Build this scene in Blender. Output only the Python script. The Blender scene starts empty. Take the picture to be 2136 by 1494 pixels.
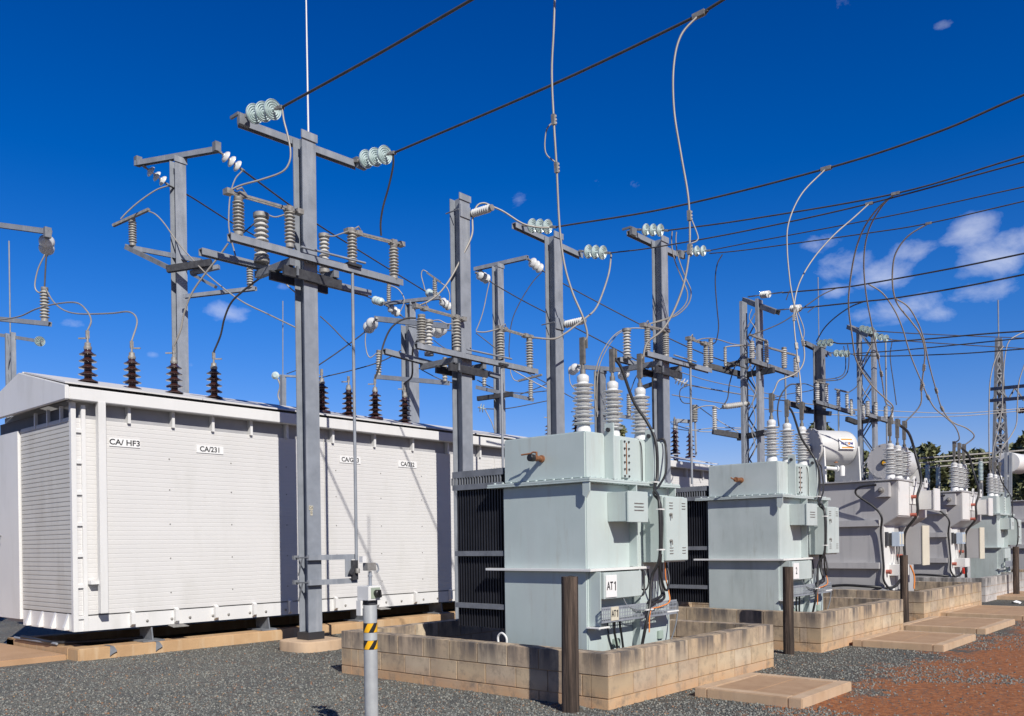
import bpy, bmesh, math, random
import numpy as np
from mathutils import Vector, Matrix
random.seed(7)
R = math.radians
sc = bpy.context.scene
col = sc.collection
V = Vector
# ---------------------------------------------------------------- camera (level, slight roll, shifted lens)
F, CX, CY, YAW, ROLL, H = 1809.2, 1068.0, 1135.56, .7194, -.0139, 1.484
fw = V((math.cos(YAW), math.sin(YAW), 0)); rt = V((math.sin(YAW), -math.cos(YAW), 0)); up = V((0, 0, 1))
r3 = rt*math.cos(ROLL)+up*math.sin(ROLL); u3 = -rt*math.sin(ROLL)+up*math.cos(ROLL)
CAM = V((0, 0, H))
cam = bpy.data.cameras.new('camera'); co = bpy.data.objects.new('camera', cam); col.objects.link(co)
co.matrix_world = Matrix(((r3.x, u3.x, -fw.x, 0), (r3.y, u3.y, -fw.y, 0), (r3.z, u3.z, -fw.z, H), (0, 0, 0, 1)))
cam.sensor_width = 36; cam.lens = F/2136*36; cam.shift_y = (CY-747)/2136; cam.clip_end = 3000; cam.clip_start = .05
sc.camera = co
def ray(px, py): return fw + r3*((px-CX)/F) - u3*((py-CY)/F)
def U(px, py, t): return CAM + ray(px, py)*t                     # point at survey distance t
def onY(px, py, y): d = ray(px, py); return CAM + d*(y/d.y)      # point on the plane Y = y
def onX(px, py, x): d = ray(px, py); return CAM + d*(x/d.x)
def onZ(px, py, z): d = ray(px, py); return CAM + d*((z-H)/d.z)
def dep(p): return (p-CAM).dot(fw)
# ---------------------------------------------------------------- materials
def nt(name):
    m = bpy.data.materials.new(name); m.use_nodes = True
    return m, m.node_tree.nodes, m.node_tree.links, m.node_tree.nodes['Principled BSDF']
def ramp(N, L, src, stops):
    r = N.new('ShaderNodeValToRGB'); e = r.color_ramp.elements
    while len(e) < len(stops): e.new(.5)
    for k, (p, c) in zip(e, stops): k.position = p; k.color = (*c, 1)
    L.new(src, r.inputs[0]); return r.outputs[0]
def mix(N, L, f, a, b, mode='MIX'):
    m = N.new('ShaderNodeMix'); m.data_type = 'RGBA'; m.blend_type = mode
    for s, v in ((m.inputs[0], f), (m.inputs[6], a), (m.inputs[7], b)):
        if hasattr(v, 'is_linked') or hasattr(v, 'links'): L.new(v, s)
        elif isinstance(v, (int, float)): s.default_value = v
        else: s.default_value = (*v, 1)
    return m.outputs[2]
def noise(N, L, scale, det=5, rough=.55, vec=None, stretch=None, dist=0):
    n = N.new('ShaderNodeTexNoise'); n.inputs['Scale'].default_value = scale; n.inputs['Detail'].default_value = det
    n.inputs['Roughness'].default_value = rough; n.inputs['Distortion'].default_value = dist
    if vec is None:
        t = N.new('ShaderNodeTexCoord'); vec = t.outputs['Object']
    if stretch:
        mp = N.new('ShaderNodeMapping'); mp.inputs['Scale'].default_value = stretch; L.new(vec, mp.inputs[0]); vec = mp.outputs[0]
    L.new(vec, n.inputs['Vector']); return n.outputs[0]
def M(name, c, c2=None, rough=.5, metal=0, s=2.5, lo=.35, hi=.7, bump=0, bs=60, streak=None, spec=.5, streaks=6, isl=0, coat=0, stain=None):
    m, N, L, B = nt(name)
    c2 = c2 or tuple(x*.8 for x in c)
    o = ramp(N, L, noise(N, L, s), [(lo, c), (hi, c2)])
    if streak:
        f = ramp(N, L, noise(N, L, 1.0, 6, .6, stretch=(streaks, streaks, .7)), [(.52, (0, 0, 0)), (.8, (1, 1, 1))])
        o = mix(N, L, f, o, streak)
    if isl:
        g = N.new('ShaderNodeNewGeometry')
        o2 = ramp(N, L, g.outputs['Random Per Island'], [(0, (1-isl,)*3), (1, (1+isl,)*3)])
        o = mix(N, L, 1.0, o, o2, 'MULTIPLY')
    L.new(o, B.inputs['Base Color'])
    rr = N.new('ShaderNodeMapRange'); rr.inputs['To Min'].default_value = max(.02, rough-.1); rr.inputs['To Max'].default_value = min(1, rough+.12)
    L.new(noise(N, L, s*2.3), rr.inputs[0]); L.new(rr.outputs[0], B.inputs['Roughness'])
    B.inputs['Metallic'].default_value = metal; B.inputs['Specular IOR Level'].default_value = spec
    if coat: B.inputs['Coat Weight'].default_value = coat
    if stain:
        f = ramp(N, L, noise(N, L, 1.0, 9, .72, stretch=(9, 9, 1.1), dist=.3), [(.55, (0, 0, 0)), (.74, (.7, .7, .7))])
        o = mix(N, L, f, o, stain); f = ramp(N, L, noise(N, L, 3.1, 9, .75), [(.60, (0, 0, 0)), (.72, (.35, .35, .35))]); o = mix(N, L, f, o, stain); L.new(o, B.inputs['Base Color'])
    if bump:
        b = N.new('ShaderNodeBump'); b.inputs['Strength'].default_value = bump; b.inputs['Distance'].default_value = .01
        L.new(noise(N, L, bs, 4), b.inputs['Height']); L.new(b.outputs[0], B.inputs['Normal'])
    return m
STEEL = M('galvanized_steel', (.29, .315, .355), (.205, .225, .255), .6, .12, 5, .3, .75, .08, 90, streak=(.38, .40, .43))
STEEL2 = M('weathered_galvanized_steel', (.22, .235, .26), (.125, .135, .15), .65, .1, 7, .3, .75, .1, 80)
DARKST = M('dark_steel', (.07, .072, .078), (.035, .035, .04), .6, .3, 12)
WHITE = M('white_enamel_paint', (.72, .715, .70), (.67, .665, .655), .42, 0, 1.3, .35, .75, .03, 12, streak=(.60, .595, .57), streaks=3)
WPANEL = M('off_white_panel_paint', (.655, .645, .63), (.62, .61, .595), .5, 0, .9, .35, .75, .02, 20, streak=(.58, .57, .545), streaks=2)
MINT = M('mint_green_tank_paint', (.50, .575, .56), (.44, .515, .50), .38, 0, 1.7, .35, .72, .12, 2.2, streak=(.45, .50, .49), streaks=2.2, stain=(.40, .42, .38))
MINT2 = M('chalky_mint_paint', (.50, .56, .55), (.42, .48, .47), .55, 0, 2.2, .35, .7, .12, 2.6, streak=(.37, .42, .41), streaks=2.5, stain=(.33, .36, .33))
GREY = M('grey_tank_paint', (.46, .455, .455), (.42, .415, .415), .42, 0, 1.2, .3, .75, .03, 30, streak=(.33, .33, .34))
GREYW = M('light_grey_paint', (.74, .74, .72), (.66, .66, .64), .4, 0, 2, .35, .75, .03, 30)
CREAM = M('cream_paint', (.66, .62, .50), (.60, .56, .46), .5)
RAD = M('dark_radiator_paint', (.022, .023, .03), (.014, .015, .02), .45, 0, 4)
PORC = M('grey_porcelain', (.56, .555, .53), (.48, .47, .44), .28, 0, 8, coat=.3)
PORCT = M('weathered_grey_porcelain', (.43, .42, .385), (.33, .32, .29), .35, 0, 8, coat=.2)
PORCW = M('white_porcelain', (.66, .67, .66), (.57, .58, .57), .25, 0, 6, coat=.3)
TEAL = M('pale_green_porcelain', (.56, .66, .655), (.47, .58, .575), .18, 0, 9, coat=.6)
BROWN = M('glazed_brown_porcelain', (.055, .022, .02), (.035, .014, .014), .16, 0, 6, coat=.7)
CAP = M('cast_metal_fitting', (.34, .33, .31), (.20, .19, .175), .6, .3, 18)
TERM = M('tarnished_terminal_metal', (.20, .19, .175), (.12, .115, .105), .6, .2, 18)
DRUM = M('grey_white_drum_paint', (.60, .60, .585), (.53, .53, .515), .4, 0, 2, .35, .75, .03, 30)
CABLE = M('black_cable_sheath', (.018, .018, .02), (.03, .03, .032), .45, 0, 12)
ORANGE = M('orange_cable_sheath', (.75, .25, .05), (.65, .2, .04), .5)
ALU = M('aluminium_conductor', (.37, .35, .315), (.29, .275, .25), .5, .2, 5)
ALUD = M('weathered_conductor', (.095, .088, .082), (.06, .056, .052), .55, .2, 5)
RUST = M('rusty_brass', (.30, .13, .055), (.16, .065, .03), .75, .1, 25, bump=.3, bs=90)
RUSTP = M('rust_stained_paint', (.42, .34, .26), (.5, .48, .42), .6, 0, 14)
CONC = M('ochre_stained_concrete', (.56, .37, .20), (.43, .27, .14), .85, 0, 2.4, .3, .7, .25, 70, streak=(.60, .46, .30))
CONC2 = M('pink_grey_concrete', (.56, .41, .275), (.46, .32, .20), .88, 0, 3.5, .3, .7, .3, 80, streak=(.36, .25, .18))
PITLID = M('brown_concrete_lid', (.42, .275, .165), (.34, .21, .12), .9, 0, 5, .3, .7, .2, 60)
BLACK = M('black_plastic', (.015, .015, .016), (.02, .02, .022), .4)
PINKRED = M('faded_red_clamp', (.45, .13, .09), (.38, .1, .07), .6)
SIGNW = M('white_sign_plate', (.80, .80, .79), (.77, .77, .76), .4)
SIGNY = M('aged_sign_plate', (.62, .58, .46), (.5, .46, .36), .6, 0, 14)
INK = M('black_lettering', (.018, .018, .02), (.025, .025, .026), .5)
LBLUE = M('pale_blue_plastic', (.50, .58, .68), (.42, .5, .6), .35)
REDP = M('red_plastic', (.6, .04, .02), (.5, .03, .02), .4)
YEL = M('yellow_reflective_tape', (.85, .45, .01), (.8, .4, .01), .4)
GREENP = M('sage_plate', (.33, .38, .30), (.28, .33, .26), .5)
ORSIGN = M('orange_print', (.80, .33, .06), (.75, .3, .06), .5)
BLUEINK = M('navy_print', (.04, .05, .22), (.05, .06, .25), .5)
PAPER = M('white_litter', (.8, .8, .8), (.7, .7, .7), .6)
def block_mat(name='weathered_concrete_block', sat=1):
    m, N, L, B = nt(name)
    g = N.new('ShaderNodeNewGeometry')
    base = ramp(N, L, g.outputs['Random Per Island'], [(0, (.47, .35, .215)), (.4, (.58, .455, .30)), (.75, (.50, .39, .275)), (1, (.60, .49, .345))])
    base = mix(N, L, ramp(N, L, noise(N, L, 2.2, 6), [(.35, (0, 0, 0)), (.75, (.65, .65, .65))]), base, (.33, .24, .17))
    # dark run-off streaks and ochre splash stains near the soil
    f = ramp(N, L, noise(N, L, 1.0, 7, .65, stretch=(7, 7, .9)), [(.40, (0, 0, 0)), (.60, (.95, .95, .95))])
    tc = N.new('ShaderNodeTexCoord'); sx = N.new('ShaderNodeSeparateXYZ'); L.new(tc.outputs['Object'], sx.inputs[0])
    zr = N.new('ShaderNodeMapRange'); zr.inputs['From Min'].default_value = .22; zr.inputs['From Max'].default_value = .46; L.new(sx.outputs[2], zr.inputs[0])
    mm = N.new('ShaderNodeMath'); mm.operation = 'MULTIPLY'; L.new(f, mm.inputs[0]); L.new(zr.outputs[0], mm.inputs[1])
    base = mix(N, L, mm.outputs[0], base, (.115, .10, .09))
    zl = N.new('ShaderNodeMapRange'); zl.inputs['From Min'].default_value = .2; zl.inputs['From Max'].default_value = .02; L.new(sx.outputs[2], zl.inputs[0])
    f2 = noise(N, L, 3.5, 6, .6, stretch=(2.5, 2.5, .8)); m2 = N.new('ShaderNodeMath'); m2.operation = 'MULTIPLY'; L.new(f2, m2.inputs[0]); L.new(zl.outputs[0], m2.inputs[1])
    base = mix(N, L, m2.outputs[0], base, (.62, .33, .15))
    base = mix(N, L, ramp(N, L, noise(N, L, 7, 7, .7), [(.50, (0, 0, 0)), (.66, (.6, .6, .6))]), base, (.20, .16, .125))
    hs = N.new('ShaderNodeHueSaturation'); hs.inputs['Saturation'].default_value = sat; L.new(base, hs.inputs['Color']); base = hs.outputs[0]
    L.new(base, B.inputs['Base Color']); B.inputs['Roughness'].default_value = .9
    b = N.new('ShaderNodeBump'); b.inputs['Strength'].default_value = .35; b.inputs['Distance'].default_value = .008
    L.new(noise(N, L, 90, 4), b.inputs['Height']); L.new(b.outputs[0], B.inputs['Normal']); return m
BLOCK = block_mat(); BLOCKG = block_mat('pale_grey_concrete_block', .25)
MORTAR = M('ochre_mortar', (.42, .25, .12), (.3, .19, .1), .95, 0, 6)
def timber():
    m, N, L, B = nt('weathered_hardwood')
    w = noise(N, L, 1.0, 7, .7, stretch=(26, 26, 1.3), dist=.6)
    o = ramp(N, L, w, [(.32, (.014, .010, .008)), (.5, (.06, .042, .032)), (.72, (.17, .12, .09))])
    L.new(o, B.inputs['Base Color']); B.inputs['Roughness'].default_value = .9
    b = N.new('ShaderNodeBump'); b.inputs['Strength'].default_value = .9; b.inputs['Distance'].default_value = .02
    L.new(w, b.inputs['Height']); L.new(b.outputs[0], B.inputs['Normal']); return m
TIMBER = timber()
GRAVCOL = [(0, (.06, .064, .062)), (.3, (.135, .14, .13)), (.58, (.19, .195, .18)), (.84, (.235, .235, .205)), (.94, (.28, .275, .235)), (.97, (.26, .12, .06)), (1, (.28, .20, .12))]
def ground_mat():
    m, N, L, B = nt('gravel_and_red_dirt')
    tc = N.new('ShaderNodeTexCoord'); P = tc.outputs['Object']
    vo = N.new('ShaderNodeTexVoronoi'); vo.inputs['Scale'].default_value = 66; L.new(P, vo.inputs['Vector'])
    vd = N.new('ShaderNodeTexVoronoi'); vd.inputs['Scale'].default_value = 66; vd.feature = 'DISTANCE_TO_EDGE'; L.new(P, vd.inputs['Vector'])
    s = N.new('ShaderNodeSeparateColor'); L.new(vo.outputs['Color'], s.inputs[0])
    g = ramp(N, L, s.outputs[0], GRAVCOL)
    big = ramp(N, L, noise(N, L, .8, 6), [(.3, (.75, .75, .78)), (.7, (1.15, 1.12, 1.05))])
    g = mix(N, L, 1.0, g, big, 'MULTIPLY')
    n1 = noise(N, L, 1.1, 8, .65); n2 = noise(N, L, 14, 6, .7)
    d = ramp(N, L, n2, [(.3, (.19, .065, .025)), (.5, (.42, .155, .058)), (.74, (.60, .28, .125))])
    d = mix(N, L, ramp(N, L, noise(N, L, 38, 3), [(.6, (0, 0, 0)), (.68, (1, 1, 1))]), d, (.10, .075, .06))
    sx = N.new('ShaderNodeSeparateXYZ'); L.new(P, sx.inputs[0])
    # dirt lies where Y is below about 3 m, ragged edge
    a = N.new('ShaderNodeMath'); a.operation = 'MULTIPLY_ADD'; a.inputs[1].default_value = 3.0; a.inputs[2].default_value = 1.15; L.new(n1, a.inputs[0])
    a2 = N.new('ShaderNodeMath'); a2.operation = 'MULTIPLY_ADD'; a2.inputs[1].default_value = .9; L.new(n2, a2.inputs[0]); L.new(a.outputs[0], a2.inputs[2])
    k = N.new('ShaderNodeMath'); k.operation = 'SUBTRACT'; L.new(a2.outputs[0], k.inputs[0]); L.new(sx.outputs[1], k.inputs[1])
    # dirt tract only to the right of the yard (X beyond 4 m)
    x0 = N.new('ShaderNodeMath'); x0.operation = 'SUBTRACT'; L.new(sx.outputs[0], x0.inputs[0]); x0.inputs[1].default_value = 6.0
    mn = N.new('ShaderNodeMath'); mn.operation = 'MINIMUM'; L.new(k.outputs[0], mn.inputs[0]); L.new(x0.outputs[0], mn.inputs[1])
    fac = N.new('ShaderNodeMapRange'); fac.inputs['From Min'].default_value = -.45; fac.inputs['From Max'].default_value = .35; L.new(mn.outputs[0], fac.inputs[0])
    # scattered stones survive over the dirt
    st = N.new('ShaderNodeMath'); st.operation = 'GREATER_THAN'; L.new(s.outputs[1], st.inputs[0]); st.inputs[1].default_value = .86
    sf = N.new('ShaderNodeMath'); sf.operation = 'MULTIPLY_ADD'; L.new(st.outputs[0], sf.inputs[0]); sf.inputs[1].default_value = -.7; L.new(fac.outputs[0], sf.inputs[2])
    sf.use_clamp = True
    # the gravel right of the walls is darker
    dk = N.new('ShaderNodeMapRange'); dk.inputs['From Min'].default_value = 5.5; dk.inputs['From Max'].default_value = 7.5; dk.inputs['To Min'].default_value = 1.12; dk.inputs['To Max'].default_value = .80; L.new(sx.outputs[0], dk.inputs[0])
    gv = N.new('ShaderNodeVectorMath'); gv.operation = 'SCALE'; L.new(g, gv.inputs[0]); L.new(dk.outputs[0], gv.inputs['Scale'])
    gm = ramp(N, L, noise(N, L, 5, 6, .7), [(.42, (0, 0, 0)), (.62, (1, 1, 1))])
    sg = N.new('ShaderNodeMath'); sg.operation = 'POWER'; L.new(sf.outputs[0], sg.inputs[0]); sg.inputs[1].default_value = .8
    e1_ = N.new('ShaderNodeMath'); e1_.operation = 'MULTIPLY_ADD'; L.new(gm, e1_.inputs[0]); e1_.inputs[1].default_value = .55; L.new(sf.outputs[0], e1_.inputs[2])
    e2_ = N.new('ShaderNodeMapRange'); e2_.inputs['From Min'].default_value = .45; e2_.inputs['From Max'].default_value = .95; L.new(e1_.outputs[0], e2_.inputs[0])
    c = mix(N, L, e2_.outputs[0], gv.outputs[0], d)
    L.new(c, B.inputs['Base Color']); B.inputs['Roughness'].default_value = .88; B.inputs['Specular IOR Level'].default_value = .25
    hh = N.new('ShaderNodeMath'); hh.operation = 'MULTIPLY'; L.new(vd.outputs[0], hh.inputs[0]); hh.inputs[1].default_value = 2.2
    h3 = N.new('ShaderNodeMath'); h3.operation = 'MULTIPLY_ADD'; L.new(s.outputs[2], h3.inputs[0]); h3.inputs[1].default_value = .5; L.new(hh.outputs[0], h3.inputs[2])
    b = N.new('ShaderNodeBump'); b.inputs['Strength'].default_value = .8; b.inputs['Distance'].default_value = .014
    L.new(h3.outputs[0], b.inputs['Height']); L.new(b.outputs[0], B.inputs['Normal']); return m
def stone_mat():
    m, N, L, B = nt('loose_blue_metal_stone')
    g = N.new('ShaderNodeNewGeometry')
    L.new(ramp(N, L, g.outputs['Random Per Island'], GRAVCOL), B.inputs['Base Color']); B.inputs['Roughness'].default_value = .85; return m
def leaf_mat(name, a, b):
    m, N, L, B = nt(name); g = N.new('ShaderNodeNewGeometry')
    L.new(ramp(N, L, g.outputs['Random Per Island'], [(0, a), (1, b)]), B.inputs['Base Color']); B.inputs['Roughness'].default_value = .6
    return m
LEAF = leaf_mat('olive_gum_leaves', (.065, .08, .03), (.24, .25, .12))
BARK = M('grey_brown_bark', (.14, .10, .075), (.08, .06, .045), .9, 0, 5, bump=.5)
# ---------------------------------------------------------------- object helpers
def rootloc(p):
    o = V((0, 0, 0))
    while p is not None: o = o + p.location; p = p.parent
    return o
LABELS = {}
def tag(o, label=None, cat=None, group=None, kind=None):
    if label:
        o['label'] = label
        if len(label.split()) > 16: print('LONG', len(label.split()), label)
        if label in LABELS and not group: print('DUP LABEL', label)
        LABELS[label] = 1
    if cat: o['category'] = cat
    if group: o['group'] = group
    if kind: o['kind'] = kind
    return o
def thing(name, loc, label, cat, group=None):
    o = bpy.data.objects.new(name, None); col.objects.link(o); o.location = loc; o.empty_display_size = .1
    return tag(o, label, cat, group)
class MB:
    def __init__(s): s.v = []; s.f = []; s.sm = []
    def add(s, vs, fs, smooth=False):
        n = len(s.v); s.v += [V(p) for p in vs]; s.f += [tuple(i+n for i in f) for f in fs]; s.sm += [smooth]*len(fs); return s
    def box(s, a, b):
        x0, x1 = sorted((a[0], b[0])); y0, y1 = sorted((a[1], b[1])); z0, z1 = sorted((a[2], b[2]))
        return s.add([(x0, y0, z0), (x1, y0, z0), (x1, y1, z0), (x0, y1, z0), (x0, y0, z1), (x1, y0, z1), (x1, y1, z1), (x0, y1, z1)],
                     [(0, 3, 2, 1), (4, 5, 6, 7), (0, 1, 5, 4), (1, 2, 6, 5), (2, 3, 7, 6), (3, 0, 4, 7)])
    def bar(s, a, b, w, h, upv=None, off=0):
        """rectangular bar from a to b; w sideways, h along up"""
        a = V(a); b = V(b); d = (b-a).normalized(); u = V(upv) if upv else V((0, 0, 1))
        if abs(d.dot(u)) > .98: u = V((0, 1, 0))
        sd = d.cross(u).normalized(); u = sd.cross(d).normalized(); a = a+u*off; b = b+u*off
        vs = [p+sd*x+u*y for p in (a, b) for x, y in ((-w/2, -h/2), (w/2, -h/2), (w/2, h/2), (-w/2, h/2))]
        return s.add(vs, [(0, 1, 2, 3), (7, 6, 5, 4), (0, 4, 5, 1), (1, 5, 6, 2), (2, 6, 7, 3), (3, 7, 4, 0)])
    def chan(s, a, b, w, h, t=.012):
        """inverted channel beam: top plate and two side plates"""
        a = V(a); b = V(b); s.bar(a+V((0, 0, h/2-t/2)), b+V((0, 0, h/2-t/2)), w, t)
        d = (b-a).normalized(); sd = d.cross(V((0, 0, 1))).normalized()
        for q in (-1, 1):
            o = sd*q*(w/2-t/2)+V((0, 0, -t/2-.0005)); s.bar(a+o, b+o, t, h-t)
        return s
    def tube(s, pts, r, n=8, cap=True):
        pts = [V(p) for p in pts]; m = len(pts); rs = r if isinstance(r, (list, tuple)) else [r]*m
        d = (pts[1]-pts[0]).normalized(); u = d.orthogonal().normalized(); vs = []
        for i, p in enumerate(pts):
            dd = ((pts[min(i+1, m-1)]-pts[i]).normalized()+(pts[i]-pts[max(i-1, 0)]).normalized())
            dd = dd.normalized() if dd.length > 1e-6 else d
            u = (u-dd*u.dot(dd)); u = u.normalized() if u.length > 1e-6 else dd.orthogonal().normalized(); w = dd.cross(u)
            vs += [p+(u*math.cos(2*math.pi*k/n)+w*math.sin(2*math.pi*k/n))*rs[i] for k in range(n)]
        fs = [(i*n+k, i*n+(k+1) % n, (i+1)*n+(k+1) % n, (i+1)*n+k) for i in range(m-1) for k in range(n)]
        s.add(vs, fs, True)
        if cap:
            s.add(vs[:n], [tuple(range(n))[::-1]]); s.add(vs[-n:], [tuple(range(n))])
        return s
    def lathe(s, prof, o, d=(0, 0, 1), n=16):
        """profile of (radius, distance along d)"""
        o = V(o); d = V(d).normalized(); u = d.orthogonal().normalized(); w = d.cross(u); m = len(prof); vs = []
        for r, z in prof:
            vs += [o+d*z+(u*math.cos(2*math.pi*k/n)+w*math.sin(2*math.pi*k/n))*max(r, .0004) for k in range(n)]
        fs = [(i*n+k, i*n+(k+1) % n, (i+1)*n+(k+1) % n, (i+1)*n+k) for i in range(m-1) for k in range(n)]
        s.add(vs, fs, True); s.add(vs[:n], [tuple(range(n))[::-1]]); s.add(vs[-n:], [tuple(range(n))]); return s
    def prism(s, poly, ext):
        """extrude polygon of points by vector ext"""
        poly = [V(p) for p in poly]; e = V(ext); n = len(poly)
        return s.add(poly+[p+e for p in poly], [tuple(range(n))[::-1], tuple(range(n, 2*n))]+[(i, (i+1) % n, n+(i+1) % n, n+i) for i in range(n)])
    def build(s, name, mat, parent=None, bevel=0, loc=None):
        o0 = rootloc(parent) if parent is not None else (V(loc) if loc is not None else V((0, 0, 0)))
        me = bpy.data.meshes.new(name); me.from_pydata([p-o0 for p in s.v], [], s.f)
        me.polygons.foreach_set('use_smooth', s.sm)
        bm = bmesh.new(); bm.from_mesh(me)
        bmesh.ops.recalc_face_normals(bm, faces=bm.faces)
        if bevel: bmesh.ops.bevel(bm, geom=bm.edges[:], offset=bevel, segments=2, affect='EDGES', clamp_overlap=True)
        bm.to_mesh(me); bm.free()
        if any(s.sm): me.set_sharp_from_angle(angle=R(50))
        me.materials.append(mat)
        ob = bpy.data.objects.new(name, me); col.objects.link(ob)
        if parent is not None: ob.parent = parent
        elif loc is not None: ob.location = loc
        return ob
def lettering(txt, size, p, right, upv, parent, mat=INK, ext=.0015, name='lettering', bold=0, sx=1):
    c = bpy.data.curves.new('t', 'FONT'); c.body = txt; c.size = size; c.extrude = ext; c.align_x = 'CENTER'; c.align_y = 'CENTER'; c.offset = bold
    t = bpy.data.objects.new('t', c); me = bpy.data.meshes.new_from_object(t); bpy.data.objects.remove(t)
    rv = V(right).normalized(); uv = V(upv).normalized(); nv = rv.cross(uv); o0 = rootloc(parent); p = V(p)
    for v in me.vertices: q = v.co.copy(); v.co = p+rv*q.x*sx+uv*q.y+nv*q.z-o0
    me.materials.clear(); me.materials.append(mat); me.name = name
    ob = bpy.data.objects.new(name, me); col.objects.link(ob); ob.parent = parent; return ob
def at_one(size, p, parent, sx, word='AT'):
    """the letters AT with a drawn figure 1"""
    p = V(p); lettering(word, size*.92, p-V((size*.34*sx, 0, 0)), (1, 0, 0), (0, 0, 1), parent, bold=.002, sx=sx)
    c = p+V((size*.70*sx, 0, 0)); hh = size*.36; w = size*.055
    MB().prism([c+V((-w, 0, -hh)), c+V((w, 0, -hh)), c+V((w, 0, hh)), c+V((-w, 0, hh)), c+V((-w*3.4, 0, hh*.66)), c+V((-w*3.4, 0, hh*.42)), c+V((-w, 0, hh*.6))], (0, -.0015, 0)).build('numeral', INK, parent)
def spline(P, k=7):
    P = [V(p) for p in P]
    if len(P) < 3: return P
    Q = [P[0]*2-P[1]]+P+[P[-1]*2-P[-2]]; out = []
    for i in range(1, len(Q)-2):
        a, b, c, d = Q[i-1:i+3]
        for j in range(k):
            t = j/k; out.append(.5*((2*b)+(c-a)*t+(2*a-5*b+4*c-d)*t*t+(-a+3*b-3*c+d)*t**3))
    return out+[P[-1]]
def wire(label, P, r=.012, mat=ALU, name='cable', cat='cable', clamps=(), k=7, group=None):
    """one cable through world points; clamps = indices of points that carry a clamp"""
    P = [V(p) for p in P]
    ob = MB().tube(spline(P, k), r, 8).build(name, mat, None, loc=P[0]); tag(ob, label, cat, group)
    for c in clamps:
        p = P[c]; q = P[min(c+1, len(P)-1)]; q2 = P[max(c-1, 0)]; d = (q-q2).normalized()
        m = MB(); m.bar(p-d*r*4.5, p+d*r*4.5, r*3.2, r*3.2)
        for e in (-1, 0, 1): m.bar(p+d*r*e*3, p+d*r*e*3+rt*r*2.6, r*1.5, r*1.5)
        m.build('clamp', CAP, ob)
    return ob
def W(label, pts, t, px=3.5, mat=ALU, end=None, **kw):
    """cable through surveyed points; t = distance or (start, end)"""
    n = len(pts); t0, t1 = t if isinstance(t, tuple) else (t, t)
    L = [0]
    for a, b in zip(pts, pts[1:]): L.append(L[-1]+math.hypot(b[0]-a[0], b[1]-a[1]))
    P = [U(p[0], p[1], t0+(t1-t0)*l/L[-1]) for p, l in zip(pts, L)]
    if end is not None: P[-1] = end
    return wire(label, P, px/2/F*(t0+t1)/2, mat, **kw)
def shedprof(h, rc, rs, n, base=.04, capr=None):
    """post insulator profile without caps"""
    out = [(rc, 0)]; st = (h)/n
    for i in range(n):
        z = i*st; out += [(rc, z+st*.30), (rs, z+st*.42), (rs*.97, z+st*.55), (rc*1.05, z+st*.88)]
    return out+[(rc, h)]
def insul(parent, base, top, rs, n, mat=PORC, name='post_insulator', rc=None, cap=True, capw=.75, nn=14, label=None):
    """ribbed insulator between two points, with metal end caps as its sub-part"""
    base = V(base); top = V(top); d = top-base; Lh = d.length; d = d.normalized(); rc = rc or rs*.62
    ch = Lh*.1 if cap else 0
    ob = MB().lathe(shedprof(Lh-2*ch, rc, rs, n), base+d*ch, d, nn).build(name, mat, parent)
    if label: ob['label'] = label
    if cap:
        MB().lathe([(rs*capw, 0), (rs*capw, ch*.9), (rc*.9, ch*1.15)], base, d, nn).build('end_cap', CAP, ob)
        MB().lathe([(rc*.9, 0), (rs*capw, ch*.3), (rs*capw, ch*1.15)], top-d*ch*1.15, d, nn).build('end_cap', CAP, ob)
    return ob
def discs(label, p0, p1, rad, n=3, mat=TEAL, group=None, link=.14):
    """strain insulator string: n cap-and-pin discs from p0 (arm) to p1 (wire clamp)"""
    p0 = V(p0); p1 = V(p1); d = p1-p0; Ln = d.length; d = d.normalized()
    root = thing('strain_insulator', p0, label, 'insulator', group)
    g0 = Ln*link; g1 = Ln*(1-link); st = (g1-g0)/n
    for i in range(n):
        o = p0+d*(g0+st*(i+.12))
        pr = [(rad*.28, 0), (rad*.34, st*.12), (rad*.75, st*.22), (rad*.97, st*.42), (rad, st*.52), (rad*.96, st*.56), (rad*.85, st*.48), (rad*.80, st*.56),
              (rad*.75, st*.56), (rad*.64, st*.46), (rad*.58, st*.56), (rad*.53, st*.56), (rad*.42, st*.46), (rad*.36, st*.56), (rad*.3, st*.56), (rad*.2, st*.48), (rad*.12, st*.55), (rad*.12, st*.95)]
        MB().lathe(pr, o, d, 24).build('disc', mat, root)
    for a, b, c, e in ((p0, p0+d*(g0+st*.15), p0-d*.02, p0+d*g0*.6), (p0+d*(g1-st*.1), p1, p1-d*g0*.7, p1+d*.02)): MB().tube([a, b], rad*.16, 8).bar(c, e, rad*.42, rad*.3).build('fitting', CAP, root)
    return root
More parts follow.
